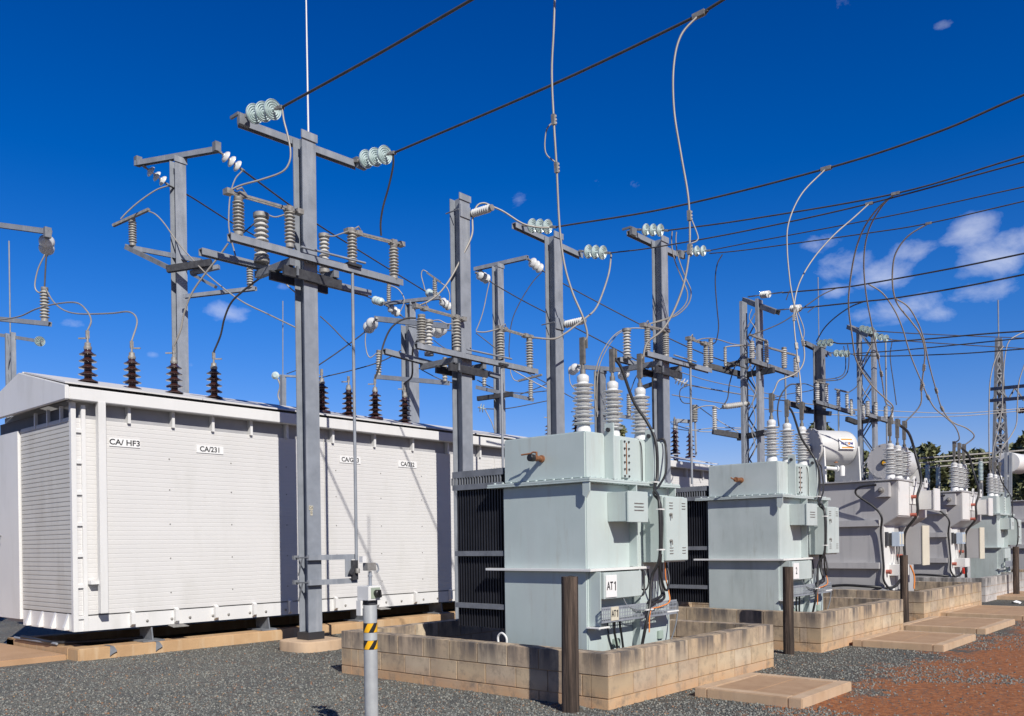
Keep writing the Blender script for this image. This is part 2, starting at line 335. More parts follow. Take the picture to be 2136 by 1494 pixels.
# ================================================================= LIGHT AND SKY
S = V((.46, 1, -.82)).normalized()
sun = bpy.data.lights.new('sun', 'SUN'); sun.energy = 4.25; sun.angle = R(.53); sun.color = (1, .955, .885)
so = bpy.data.objects.new('sun', sun); col.objects.link(so); so.rotation_euler = S.to_track_quat('-Z', 'Y').to_euler(); so.location = (0, -10, 20)
def world():
    w = bpy.data.worlds.new('World'); sc.world = w; w.use_nodes = True; N = w.node_tree.nodes; L = w.node_tree.links
    bg = N['Background']; sky = N.new('ShaderNodeTexSky'); sky.sky_type = 'NISHITA'; sky.sun_disc = False
    sky.sun_elevation = math.asin(-S.z); sky.sun_rotation = math.atan2(-S.x, -S.y)
    sky.air_density = 1.0; sky.dust_density = .3; sky.ozone_density = 3.5
    hs = N.new('ShaderNodeHueSaturation'); hs.inputs['Saturation'].default_value = 1.45; hs.inputs['Value'].default_value = 1.0; hs.inputs['Hue'].default_value = .505
    L.new(sky.outputs[0], hs.inputs['Color'])
    tc = N.new('ShaderNodeTexCoord'); D = tc.outputs['Generated']
    n1 = noise(N, L, 17, 10, .62, vec=D, stretch=(1, 1, 1.7), dist=.25)
    sz_ = N.new('ShaderNodeSeparateXYZ'); L.new(D, sz_.inputs[0]); el = N.new('ShaderNodeMapRange'); L.new(sz_.outputs[2], el.inputs[0]); el.inputs['From Min'].default_value = .05; el.inputs['From Max'].default_value = .55
    tint = ramp(N, L, el.outputs[0], [(0, (.84, .68, .90)), (.4, (.72, .72, .97)), (1, (.6, .54, .84))])
    skyc = mix(N, L, 1.0, hs.outputs[0], tint, 'MULTIPLY')
    dt = N.new('ShaderNodeVectorMath'); dt.operation = 'DOT_PRODUCT'; L.new(D, dt.inputs[0]); dt.inputs[1].default_value = -S   # sky dimmed by hand towards the sun to cut the fill light
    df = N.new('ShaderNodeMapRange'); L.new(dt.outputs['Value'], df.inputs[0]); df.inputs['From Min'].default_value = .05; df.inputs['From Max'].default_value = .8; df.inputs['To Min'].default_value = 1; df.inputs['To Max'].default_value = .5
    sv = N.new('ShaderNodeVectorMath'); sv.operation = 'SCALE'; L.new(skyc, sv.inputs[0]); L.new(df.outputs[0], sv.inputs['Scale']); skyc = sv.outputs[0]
    tot = None
    def cl(px, py, rad, st, amp):
        nonlocal tot
        d = ray(px, py).normalized()
        s = N.new('ShaderNodeVectorMath'); s.operation = 'SUBTRACT'; L.new(D, s.inputs[0]); s.inputs[1].default_value = d
        q = N.new('ShaderNodeVectorMath'); q.operation = 'MULTIPLY'; L.new(s.outputs[0], q.inputs[0]); q.inputs[1].default_value = (1, 1, st)
        l = N.new('ShaderNodeVectorMath'); l.operation = 'LENGTH'; L.new(q.outputs[0], l.inputs[0])
        m = N.new('ShaderNodeMapRange'); L.new(l.outputs['Value'], m.inputs[0]); m.inputs['From Min'].default_value = rad; m.inputs['From Max'].default_value = 0
        m.inputs['To Max'].default_value = amp; m.interpolation_type = 'SMOOTHSTEP'
        if tot is None: tot = m.outputs[0]
        else:
            a = N.new('ShaderNodeMath'); a.operation = 'MAXIMUM'; L.new(tot, a.inputs[0]); L.new(m.outputs[0], a.inputs[1]); tot = a.outputs[0]
    for c in ((1700, 512, .04, 1.6, .8), (1765, 548, .055, 1.9, .9), (1850, 575, .06, 1.8, 1), (1900, 525, .04, 1.6, .8), (1880, 640, .075, 2.6, .9), (1800, 655, .05, 2.4, .8), (2035, 478, .05, 1.5, .95), (2070, 545, .07, 1.7, 1), (2050, 605, .06, 2.4, .9), (2125, 500, .05, 1.6, .95), (1960, 655, .04, 2.4, .8), (1745, 610, .035, 2, .7),
              (1075, 410, .028, 1, .6), (1318, 378, .022, 1, .55), (1245, 378, .018, 1, .5), (1965, 48, .022, 2, .62), (1640, 45, .05, 1.4, .42), (1400, 68, .045, 2, .38), (1750, 8, .05, 2, .42),
              (480, 650, .05, 2.4, .75), (320, 740, .018, 2, .65), (150, 675, .03, 3, .6), (400, 760, .018, 2, .6), (590, 600, .02, 2, .55)): cl(*c)
    a = N.new('ShaderNodeMath'); a.operation = 'MULTIPLY_ADD'; L.new(tot, a.inputs[0]); a.inputs[1].default_value = .50; L.new(n1, a.inputs[2])
    fac = ramp(N, L, a.outputs[0], [(.82, (0, 0, 0)), (.98, (.28, .28, .28)), (1.0, (.5, .5, .5))])
    r2 = N.new('ShaderNodeMapRange'); L.new(a.outputs[0], r2.inputs[0]); r2.inputs['From Min'].default_value = .74; r2.inputs['From Max'].default_value = 1.16; r2.inputs['To Max'].default_value = .56
    gate = N.new('ShaderNodeMapRange'); L.new(tot, gate.inputs[0]); gate.inputs['From Max'].default_value = .3
    ml = N.new('ShaderNodeMath'); ml.operation = 'MULTIPLY'; L.new(r2.outputs[0], ml.inputs[0]); L.new(gate.outputs[0], ml.inputs[1])
    o = mix(N, L, ml.outputs[0], skyc, (7.0, 7.3, 8.3))
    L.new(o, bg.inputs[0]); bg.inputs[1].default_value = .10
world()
sc.view_settings.view_transform = 'Standard'; sc.view_settings.look = 'None'; sc.view_settings.exposure = 0.28; sc.view_settings.gamma = 1
sc.render.engine = 'CYCLES'
# ================================================================= GROUND
g = MB().add([(-300, -300, 0), (700, -300, 0), (700, 700, 0), (-300, 700, 0)], [(0, 1, 2, 3)]).build('ground', ground_mat()); tag(g, kind='structure')
PADS = []                                                          # rectangles kept clear of loose stones
def rect_from(near, left, right, z):
    a = onZ(*near, z); l = onZ(*left, z); r = onZ(*right, z); return a.x, a.y, r.x, l.y
# ================================================================= ENCLOSURE (long white capacitor housing)
EX, EY = 4.90, 12.12
E1 = 23.0; EYF = 14.95
enc = thing('equipment_housing', (EX, EY, 0), 'long white ribbed metal housing with a low gabled roof and brown bushings along it', 'housing')
def ribbed(a, b, z0, z1, out, pitch=.0635, dp=.0012, gr=.0045):
    """horizontal ribbed sheet between plan points a and b"""
    a = V((a[0], a[1], 0)); b = V((b[0], b[1], 0)); o = V((out[0], out[1], 0)); n = int((z1-z0)/pitch); prof = []
    for i in range(n):
        z = z0+i*pitch; prof += [(0, z+gr), (.0016, z+gr+.006), (.0016, z+pitch-.005), (0, z+pitch-.001), (-dp, z+pitch)]+[(-dp, z+pitch+gr-.002)]
    vs = [p+o*q+V((0, 0, z)) for q, z in prof for p in (a, b)]
    return MB().add(vs, [(2*i, 2*i+1, 2*i+3, 2*i+2) for i in range(len(prof)-1)])
zs0, zs1, zp1, zf0, zf1 = .385, .60, 3.32, 3.49, 3.66
m = ribbed((EX+.02, EY), (E1, EY), zs1, zp1, (0, -1)); m.build('wall_panel', WPANEL, enc)
core = MB(); core.box((EX+.10, EY+.05, zs0+.02), (E1-.02, EYF-.05, 3.56)); core.build('inner_shell', M('shaded_grey_steel', (.40, .40, .41), (.34, .34, .35), .5, 0, 3), enc)
m = ribbed((EX, EY+.02), (EX, 13.97), .62, 3.29, (-1, 0), dp=.008, gr=.009); m.build('end_panel', M('louvred_end_panel_paint', (.62, .61, .57), (.55, .54, .5), .5, 0, 1.2, streak=(.5, .48, .43), streaks=3), enc)
m = MB()
for s in np.arange(EX+.25, E1, 1.0):                                # panel screws
    for z in (.85, 1.35, 1.85, 2.35, 2.8): m.lathe([(.011, 0), (.009, .006)], (s+.1, EY-.004, z), (0, -1, 0), 6)
m.build('panel_screws', CAP, enc)['kind'] = 'stuff'
JS = M('joint_sealant', (.60, .585, .55), None, .6)
for s in (EX+4.1, EX+8.4, EX+12.6): MB().box((s, EY-.009, zs1), (s+.012, EY-.003, zp1)).build('panel_joint', JS, enc)
# side door at the far end of the gable wall
d = MB().box((EX-.035, 13.99, .47), (EX+.02, 14.93, 3.27)).build('door', WHITE, enc, bevel=.006)
MB().tube([(EX-.035, 14.72, 1.72), (EX-.085, 14.72, 1.72), (EX-.085, 14.66, 1.66)], .012, 6).build('handle', CAP, d)
MB().box((EX+.05, EY+.16, 3.0), (EX+.07, 14.95, 3.46)).build('frieze', M('frieze_opening_shade', (.10, .10, .11), None, .6), enc)  # near-black sheet painted as the shade inside the opening above the louvres
for i, y in enumerate((12.5, 12.95, 13.4)):
    MB().box((EX-.01, y, 3.24), (EX+.03, y+.035, 3.47)).build('frieze_bracket', WHITE, enc)
# corner post (slotted) and downpipe
m = MB(); m.box((EX-.035, EY-.03, zs0), (EX+.03, EY+.04, zf0-.004)); m.box((EX+.10, EY-.035, zs0), (EX+.155, EY+.02, 3.45))
for z in np.arange(.55, 3.4, .42): m.box((EX+.028, EY-.033, z), (EX+.103, EY+.01, z+.05))
m.build('corner_post', WHITE, enc, bevel=.004)
MB().box((EX+.27, EY-.17, .62), (EX+.37, EY-.07, zf0+.01)).build('downpipe', WHITE, enc, bevel=.006)
MB().box((EX+.16, EY-.12, 1.02), (EX+.275, EY-.02, 1.07)).build('downpipe_bracket', WHITE, enc)
# base skirt, brackets and feet
m = MB(); m.box((EX+.02, EY-.01, zs0), (E1, EY+.04, zs1-.012)); m.box((EX, EY+.06, zs0), (EX+.04, 13.97, .615)); m.build('skirt', WHITE, enc)
brx = []
for p in (270, 362, 445, 525, 600): brx.append(onY(p, 1300, EY).x)
brx += list(np.arange(brx[-1]+.92, E1-.3, .92))
for i, x in enumerate(brx):
    MB().prism([(x, EY-.012, zs0+.01), (x, EY-.075, zs0+.05), (x, EY-.075, zs1+.0), (x, EY-.012, zs1+.03)], (.055, 0, 0)).build('skirt_bracket', WHITE, enc)
    MB().box((x, EY-.045, zp1-.06), (x+.04, EY+.045, zf0+.004)).build('eave_bracket', WHITE, enc)
m = MB()
for x in brx[:12]:
    for q in (.25, .62): m.lathe([(.02, 0), (.02, .012), (.008, .02)], (x+q, EY-.0105, zs0+.08), (0, -1, 0), 8)
m.build('skirt_bolts', CAP, enc)['kind'] = 'stuff'
for y in (12.32, 12.75, 13.2, 13.65):
    MB().prism([(EX-.002, y, .62), (EX-.07, y, .43), (EX-.07, y, .40), (EX-.002, y, .40)], (0, .06, 0)).build('skirt_bracket', WHITE, enc)
for i, x in enumerate(np.arange(EX+1.05, E1-.5, 1.93)):
    f = MB(); f.prism([(x, EY+.02, zs0-.001), (x, EY-.02, .178), (x, EY+.36, .178), (x, EY+.36, zs0-.001)], (.02, 0, 0))
    f.box((x-.15, EY-.06, .163), (x+.17, EY+.38, .182)); f.build('support_foot', STEEL2, enc)
    if i % 2 == 0: MB().bar((x+.35, EY-.02, zs0-.006), (x+.35, EY-.20, zs0-.03), .24, .008).build('cable_plate', CAP, enc)
# fascia, eaves soffit, gable, roof sheets
MB().box((EX-.10, EY-.16, zf0), (E1+.1, EY-.10, zf1)).build('fascia', WHITE, enc, bevel=.008)
MB().box((EX-.03, EY-.098, zf0+.002), (E1+.1, EY+.12, zf0+.02)).build('soffit', WHITE, enc)
ym = (EY-.16+15.2)/2; zr = 4.06
MB().prism([(EX-.16, EY-.17, zf0-.004), (EX-.16, EY-.17, zf1+.012), (EX-.16, ym, zr), (EX-.16, 15.22, zf1+.012), (EX-.16, 15.22, zf0-.004)], (.055, 0, 0)).build('gable_board', WHITE, enc, bevel=.01)
m = MB(); m.box((EX+.0, EY-.098, zf1-.075), (E1+.1, EY+.12, zf1-.06)); m.build('gutter_floor', DARKST, enc)
sl = (zr-zf1)/(ym-(EY-.16)); n = 0
for x in np.arange(EX-.08, E1, 2.0):
    x2 = min(x+1.985, E1+.08); ya, yb = EY+.03, ym-.002
    za = zf1+.072; zb = zr
    MB().add([(x, ya, za), (x2, ya, za), (x2, yb, zb), (x, yb, zb), (x, ya, za+.022), (x2, ya, za+.022), (x2, yb, zb+.022), (x, yb, zb+.022)],
             [(0, 3, 2, 1), (4, 5, 6, 7), (0, 1, 5, 4), (1, 2, 6, 5), (2, 3, 7, 6), (3, 0, 4, 7)]).build('roof_sheet', WPANEL, enc)
MB().add([(EX-.1, ym, zr), (E1+.08, ym, zr), (E1+.08, 15.2, zf1), (EX-.1, 15.2, zf1), (EX-.1, ym, zr+.02), (E1+.08, ym, zr+.02), (E1+.08, 15.2, zf1+.02), (EX-.1, 15.2, zf1+.02)],
         [(0, 3, 2, 1), (4, 5, 6, 7), (0, 1, 5, 4), (1, 2, 6, 5), (2, 3, 7, 6), (3, 0, 4, 7)]).build('rear_roof_sheet', WPANEL, enc)
for (px0, px1, py0, py1, t) in ((228, 292, 911, 932, 'CA/ HF3'), (410, 466, 927, 945, 'CA/231'), (709, 752, 950, 966, 'CA/GA3'), (831, 869, 961, 974, 'CA/232')):
    a = onY(px0, (py0+py1)/2, EY-.013); b = onY(px1, (py0+py1)/2, EY-.013); h = .115
    sp = MB().box((a.x, EY-.013, a.z-h/2), (b.x, EY-.006, a.z+h/2)).build('sign_plate', SIGNW, enc)
    lettering(t, .108, ((a.x+b.x)/2, EY-.0155, a.z), (1, 0, 0), (0, 0, 1), sp, bold=.0015, sx=1.0 if t != 'CA/ HF3' else 1.12)
# roof bushings
def roof_bushing(px, ybase, ytop, Y, blade=1):
    b = onY(px, ybase, Y); t = dep(b); hh = (ybase-ytop)/F*t; r = .105
    ob = thing('x', b, None, None) if 0 else None
    m = MB(); z = 0; n = 5; st = hh*.62/n; pr = [(r*1.45, -.04), (r*1.4, .0), (r*.6, .02)]
    for i in range(n): pr += [(r*.5, i*st+.03), (r*.55, i*st+st*.35), (r*(1.25-.05*i), i*st+st*.42), (r*(1.3-.05*i), i*st+st*.5), (r*(1.1-.05*i), i*st+st*.62), (r*.62, i*st+st*.85), (r*.5, i*st+st*.97)]
    pr += [(r*.45, hh*.64), (r*.42, hh*.66)]
    ob = m.lathe(pr, b, (0, 0, 1), 20).build('roof_bushing', BROWN, enc)
    c = MB().lathe([(r*.48, hh*.645), (r*.52, hh*.66), (r*.52, hh*.70), (r*.40, hh*.72), (r*.40, hh*.77), (r*.15, hh*.79), (r*.13, hh*.9)], b, (0, 0, 1), 14)
    tp = b+V((0, 0, hh*.86)); c.bar(tp, b+V((0, 0, hh)), .05, .02); c.bar(tp-rt*.13*blade, tp+rt*.02, .02, .02)
    c.build('terminal', CAP, ob); return b+V((0, 0, hh))
BT = [roof_bushing(*a) for a in ((184, 803, 690, 12.75, 1), (276, 818, 712, 12.75, -1), (364, 826, 722, 12.75, 1), (447, 836, 735, 12.75, -1),
      (672, 858, 770, 12.75, 1), (728, 868, 785, 12.75, 1), (783, 871, 790, 12.75, 1), (845, 883, 800, 12.75, 1), (1147, 925, 862, 12.75, 1), (1203, 915, 850, 12.75, 1), (1408, 945, 870, 12.75, 1), (1440, 952, 880, 12.75, 1))]
# plinth under it and the apron in front of the door
pl = MB(); pl.box((EX-.02, EY-.12, -.02), (E1+.1, EY+.22, .161)); pl.box((EX-.02, EY+.221, -.02), (EX+.26, 14.6, .160)); pl.box((EX-.02, 14.3, -.02), (E1+.1, 14.6, .158))
tag(pl.build('concrete_plinth', CONC, None, bevel=.012, loc=(EX, EY, 0)), 'ochre concrete kerb plinth carrying the long white housing', 'plinth')
ap = MB().box((1.2, 12.3, -.02), (EX-.045, 15.6, .075)).build('concrete_apron', M('brown_apron_concrete', (.46, .29, .165), (.38, .23, .125), .9, 0, 2, bump=.25), None, bevel=.015, loc=(3, 13, 0))
tag(ap, 'low brown concrete apron at the end of the white housing', 'slab')
for i, (x, z, lb) in enumerate(((5.30, .12, 'frayed pale sack strap over the kerb near the corner of the white housing'), (5.95, .12, 'frayed pale sack strap over the kerb beside the first steel foot'))):
    q = MB().add([(x, EY-.135, .165), (x+.05, EY-.14, .16), (x+.09, EY-.15, .09), (x+.03, EY-.145, .06), (x-.01, EY-.14, .03), (x, EY+.08, .166), (x+.06, EY+.08, .167)], [(0, 1, 6, 5), (0, 1, 2, 3), (0, 3, 4)])
    tag(q.build('fabric_strap', STEEL2, None, loc=(x, EY, .16)), lb, 'strap')
wire('dark blue black hose lying under the end of the white housing', [(4.85, 13.9, .22), (4.87, 13.3, .21), (4.9, 12.8, .2), (5.3, 12.5, .2), (6.0, 12.4, .2)], .025, CABLE, 'hose', 'hose')
wire('thin grey pipe lying on the plinth under the door of the white housing', [(4.86, 14.2, .19), (4.86, 13.4, .19), (4.88, 12.7, .19)], .018, STEEL, 'pipe', 'pipe')
# ================================================================= BLOCK WALLS round the transformers
def block_wall(x0, y0, L, Wd, zt, label, mt=BLOCK):
    root = thing('block_wall', (x0, y0, 0), label, 'wall', 'block bund walls round the transformers')
    T = .19; bh = .2
    sides = (((x0, y0), (1, 0), L, (0, 1), 'front_wall', .2), ((x0, y0), (0, 1), Wd, (1, 0), 'side_wall', .4), ((x0, y0+Wd), (1, 0), L, (0, -1), 'rear_wall', .2), ((x0+L, y0), (0, 1), Wd, (-1, 0), 'side_wall', .4))
    for si, (o, d, ln, inn, nm, first) in enumerate(sides):
        m = MB(); mo = MB(); o = V((*o, 0)); d = V((*d, 0)); inn = V((*inn, 0))
        s0 = 0 if si in (0, 2) else T; e0 = ln if si in (0, 2) else ln-T
        a = o+d*(s0+.006)+inn*.006; b = o+d*(e0-.006)+inn*(T-.006)
        mo.box((a.x, a.y, -.05), (b.x, b.y, zt-.008))
        rows = [(zt-bh, zt, 0), (zt-2*bh, zt-bh, 1), (-.05, zt-2*bh, 2)]
        for z0, z1, k in rows:
            p = s0; nx = (first if k != 1 else .6-first) if k < 2 else .8
            nx = max(nx, s0+.1) if s0 else nx
            while p < e0-.02:
                q = min(nx, e0); 
                if e0-q < .08: q = e0
                g_ = .0035; a = o+d*(p+(g_ if p > s0 else 0)); b = o+d*(q-(g_ if q < e0 else 0))+inn*T
                j = random.uniform(-.0012, .0012); a = a+inn*j
                m.box((a.x, a.y, z0+(g_ if k < 2 else 0)), (b.x, b.y, z1-(g_ if k else 0)+ (random.uniform(-.002, .002) if k == 0 else 0)))
                p = q; nx = q+(.4 if k < 2 else .8)
        ob = m.build(nm, mt, root, bevel=.004); mo.build('mortar', MORTAR, ob)
    PADS.append((x0, y0, x0+L, y0+Wd)); return root
block_wall(6.333, 4.435, 3.39, 3.80, .495, 'tan block wall round the front mint transformer, nearest of the bund walls')
block_wall(11.24, 4.47, 3.39, 3.9, .517, 'tan block wall round the second mint transformer, behind the second timber post')
block_wall(16.55, 4.70, 4.1, 4.2, .528, 'tan block wall round the first grey transformer')
block_wall(22.2, 4.97, 4.2, 4.2, .55, 'pale grey block wall round the second grey transformer', BLOCKG)
block_wall(28.3, 5.0, 3.6, 4.2, .56, 'block wall round the far small mint transformer, farthest of the bund walls')
# ================================================================= PIT COVERS
def pit(near, left, right, zt, label):
    x0, y0, x1, y1 = rect_from(near, left, right, zt)
    root = thing('pit_cover', (x0, y0, 0), label, 'pit cover', 'concrete pit covers beside the gravel')
    w = .13; m = MB()
    m.box((x0, y0, -.03), (x1, y0+w, zt)); m.box((x0, y1-w, -.03), (x1, y1, zt)); m.box((x0, y0+w+.0005, -.03), (x0+w, y1-w-.0005, zt)); m.box((x1-w, y0+w+.0005, -.03), (x1, y1-w-.0005, zt))
    m.build('surround', CONC2, root, bevel=.008)
    m = MB(); nn = 2; yy = (y1-y0-2*w-.03)/nn
    for i in range(nn): m.box((x0+w+.012, y0+w+.015+i*yy, -.02), (x1-w-.012, y0+w+.015+(i+1)*yy-(.012 if i == 0 else 0), zt-.006))
    m.build('lid', PITLID, root, bevel=.004); PADS.append((x0, y0, x1, y1)); return root
pit((1673, 1458), (1432, 1437.6), (1770, 1421), .09, 'nearest brown concrete pit cover at the corner of the front block wall')
pit((1968, 1346), (1787, 1332), (2017, 1322), .09, 'brown concrete pit cover beside the second block wall, second from the camera')
pit((2056, 1312), (1882, 1300), (2104, 1291), .09, 'brown concrete pit cover in front of the third timber post')
pit((2150, 1285), (1978, 1273), (2200, 1267), .09, 'brown concrete pit cover beside the first grey transformer wall, fourth from the camera')
pit((2200, 1246), (2090, 1235), (2260, 1236), .09, 'small brown concrete pit cover beside the pale grey block wall, farthest of the row')
# ================================================================= POSTS
def timber_post(pxl, pxr, yt, yb, label, lean=0):
    b = onZ((pxl+pxr)/2, yb, 0); t = dep(b); r = (pxr-pxl)/2/F*t; top = H+(1134-.0139*0-((pxl+pxr)/2-1068)*.0139*1-yt)/F*t
    m = MB(); n = 18; pts = []
    random.seed(int(pxl)); ph = [random.uniform(-.05, .05) for _ in range(n)]
    vs = []; lv = 9
    for i in range(lv):
        z = -.05+(top+.05)*i/(lv-1)
        for k in range(n):
            a = 2*math.pi*k/n; rr = r*(1+ph[k]+.02*math.sin(3*a+i*.6))*(1.03-.05*i/lv); vs.append((b.x+math.cos(a)*rr+lean*i/lv, b.y+math.sin(a)*rr, z+(random.uniform(-.006, .006) if i == lv-1 else 0)))
    fs = [(i*n+k, i*n+(k+1) % n, (i+1)*n+(k+1) % n, (i+1)*n+k) for i in range(lv-1) for k in range(n)]
    m.add(vs, fs, True); m.add(vs[-n:], [tuple(range(n))])
    ob = m.build('timber_post', TIMBER, None, loc=(b.x, b.y, 0)); tag(ob, label, 'post', 'timber posts along the transformers'); PADS.append((b.x-.1, b.y-.1, b.x+.1, b.y+.1))
timber_post(1173, 1208, 1201, 1484, 'nearest weathered timber post, in front of the AT1 transformer', .01)
timber_post(1635, 1657, 1181, 1364, 'weathered timber post beside the second block wall, in front of the second mint transformer')
timber_post(1880, 1896, 1157, 1300, 'weathered timber post in front of the first grey transformer', -.02)
timber_post(2114, 2126, 1139, 1246, 'weathered timber post in front of the far grey block wall, farthest of the four')
# steel bollard with isolator switch box
bb = onZ(776, 1560, 0); tb = dep(bb); rb = 14.2/F*tb
def bz(y): return H+(1139.6-y)/F*tb
bol = thing('striped_bollard', (bb.x, bb.y, 0), 'grey steel bollard with yellow and black stripe bands and a switch box on top', 'bollard')
MB().lathe([(rb, -.05), (rb, bz(1262)-.004), (rb*.96, bz(1262))], (bb.x, bb.y, 0), (0, 0, 1), 32).build('post', M('painted_grey_post', (.36, .375, .38), (.29, .30, .31), .5, 0, 9, streak=(.48, .48, .46)), bol)
def stripe_mat():
    m, N, L, B = nt('hazard_stripe_tape'); tc = N.new('ShaderNodeTexCoord'); sx = N.new('ShaderNodeSeparateXYZ'); L.new(tc.outputs['UV'], sx.inputs[0])
    return m
for i, (ya, yb) in enumerate(((1299, 1319), (1335, 1354))):
    z1, z0 = bz(ya), bz(yb); n = 64; m = MB(); y = MB(); hh = z1-z0
    m.lathe([(rb+.0008, z0), (rb+.0012, z0+.001), (rb+.0012, z1-.001), (rb+.0008, z1)], (bb.x, bb.y, 0), (0, 0, 1), n); band = m.build('stripe_band', BLACK, bol)
    for c in range(4):
        a0 = math.atan2(-fw.y, -fw.x)-.95+c*math.pi/2; vs = []
        for q in range(13):
            for w_ in (0, 1):
                a = a0+w_*.82+q/12*1.05; vs.append((bb.x+math.cos(a)*(rb+.0022), bb.y+math.sin(a)*(rb+.0022), z0+.002+(hh-.004)*q/12))
        # subdivide width so it hugs the pipe
        vs = []; K = 8
        for q in range(9):
            for k in range(K+1):
                a = a0+k/K*.85+q/8*.75; vs.append((bb.x+math.cos(a)*(rb+.0022), bb.y+math.sin(a)*(rb+.0022), z0+.002+(hh-.004)*q/8))
        y.add(vs, [(q*(K+1)+k, q*(K+1)+k+1, (q+1)*(K+1)+k+1, (q+1)*(K+1)+k) for q in range(8) for k in range(K)], True)
    y.build('yellow_stripe', YEL, band)
zb0 = bz(1252); zb1 = bz(1222); bx = bb+rt*(-.005)
bxm = MB(); cx, cy = bb.x-.005, bb.y
bxm.box((cx-.055, cy-.06, zb0), (cx+.065, cy+.075, zb1)); box = bxm.build('switch_box', GREYW, bol, bevel=.004)
MB().box((cx-.035, cy-.064, zb0+.015), (cx+.05, cy-.0605, zb1-.012)).build('face_plate', GREENP, box)
kn = MB(); kn.lathe([(.026, 0), (.026, .03), (.02, .034)], (cx+.012, cy-.064, (zb0+zb1)/2), (0, -1, 0), 16); kn.bar((cx+.012, cy-.10, (zb0+zb1)/2+.025), (cx+.02, cy-.10, (zb0+zb1)/2-.03), .016, .02, (0, -1, 0)); kn.build('knob', BLACK, box)
MB().box((cx-.03, cy-.03, bz(1262)+.001), (cx+.05, cy+.04, zb0-.001)).build('mount', DARKST, bol)
MB().box((cx-.075, cy+.01, bz(1283)), (cx-.058, cy+.06, zb0-.0)).build('side_bracket', GREYW, bol)
cd = MB().tube([(cx+.01, cy, zb1), (cx+.01, cy, bz(1192))], .012, 8); cd.tube([(cx+.01, cy, bz(1203)), (cx+.01, cy, bz(1200))], .017, 8); cd.build('conduit', STEEL, bol)
ub = MB().box((cx-.035, cy-.03, bz(1190)), (cx+.045, cy+.03, bz(1174))).build('upper_box', CAP, bol, bevel=.003)
MB().box((cx-.075, cy-.02, bz(1173)), (cx-.04, cy+.02, bz(1160))).build('small_cover', WHITE, ub); PADS.append((bb.x-.1, bb.y-.1, bb.x+.1, bb.y+.1))
p = V((cx+.045, cy, bz(1180))); wire('short grey flex hanging from the box on top of the striped bollard', [p, p+V((.03, 0, .01)), p+V((.045, 0, -.03)), p+V((.03, 0, -.05))], .006, STEEL)
# litter
p = onZ(2120, 1257, .03); m = MB(); m.add([p+V((math.cos(a)*(.12+.07*math.sin(a*3.1)), math.sin(a)*.10, .025*math.cos(a*2.3))) for a in [k*.7 for k in range(9)]]+[p+V((0, 0, .05))], [(k, (k+1) % 9, 9) for k in range(9)])
tag(m.build('litter', PAPER, None, loc=p), 'crumpled white scrap of litter on the gravel', 'litter')
# loose stones
def stones(n=42000):
    rng = np.random.default_rng(3)
    t = 7.0+11*rng.random(n*2)**1.5; k = (rng.random(n*2)*1.32-.66)
    X = (fw.x+rt.x*k)*t; Y = (fw.y+rt.y*k)*t
    ok = (Y < 12.0) | (X < 1)
    for a in PADS: ok &= ~((X > a[0]-.012) & (X < a[2]+.012) & (Y > a[1]-.012) & (Y < a[3]+.012))
    ok &= ~((X > EX-.1) & (Y > EY-.15)); ok &= ~((X > 1.2) & (X < EX) & (Y > 12.3))
    edge = 2.7+.55*np.sin(X*1.7)+.35*np.sin(X*4.1+1)+.45*(rng.random(n*2)-.5)
    ok &= (Y > edge) | (rng.random(n*2) < .05) | (X < 6.1)
    X = X[ok][:n]; Y = Y[ok][:n]; n = len(X)
    cube = np.array([(-1, -1, -1), (1, -1, -1), (1, 1, -1), (-1, 1, -1), (-1, -1, 1), (1, -1, 1), (1, 1, 1), (-1, 1, 1)], float)
    sz = .0038+.0062*rng.random((n, 1, 1))**1.6; P = cube[None]*(1+.45*(rng.random((n, 8, 3))-.5)); P[:, 4:, :2] *= .62
    P = P*np.stack([1+.5*rng.random(n), .8+.4*rng.random(n), .55+.5*rng.random(n)], 1)[:, None, :]*sz
    a = rng.random(n)*6.283; b = rng.random(n)*1.0-.5
    c, s_ = np.cos(a)[:, None], np.sin(a)[:, None]; cb, sb = np.cos(b)[:, None], np.sin(b)[:, None]
    x, y, z = P[..., 0]*cb-P[..., 2]*sb, P[..., 1], P[..., 0]*sb+P[..., 2]*cb
    P = np.stack([x*c-y*s_+X[:, None], x*s_+y*c+Y[:, None], z+sz[:, :, 0]*.35], -1).reshape(-1, 3)
    fc = np.array([(0, 3, 2, 1), (4, 5, 6, 7), (0, 1, 5, 4), (1, 2, 6, 5), (2, 3, 7, 6), (3, 0, 4, 7)])
    Fc = (fc[None]+(np.arange(n)*8)[:, None, None]).reshape(-1)
    me = bpy.data.meshes.new('gravel'); me.vertices.add(n*8); me.vertices.foreach_set('co', P.ravel()); me.loops.add(n*24); me.loops.foreach_set('vertex_index', Fc)
    me.polygons.add(n*6); me.polygons.foreach_set('loop_start', np.arange(n*6)*4); me.update(calc_edges=True); me.validate()
    me.materials.append(stone_mat()); ob = bpy.data.objects.new('gravel', me); col.objects.link(ob)
    tag(ob, 'loose blue grey gravel spread over the yard', 'gravel', kind='stuff')
stones()
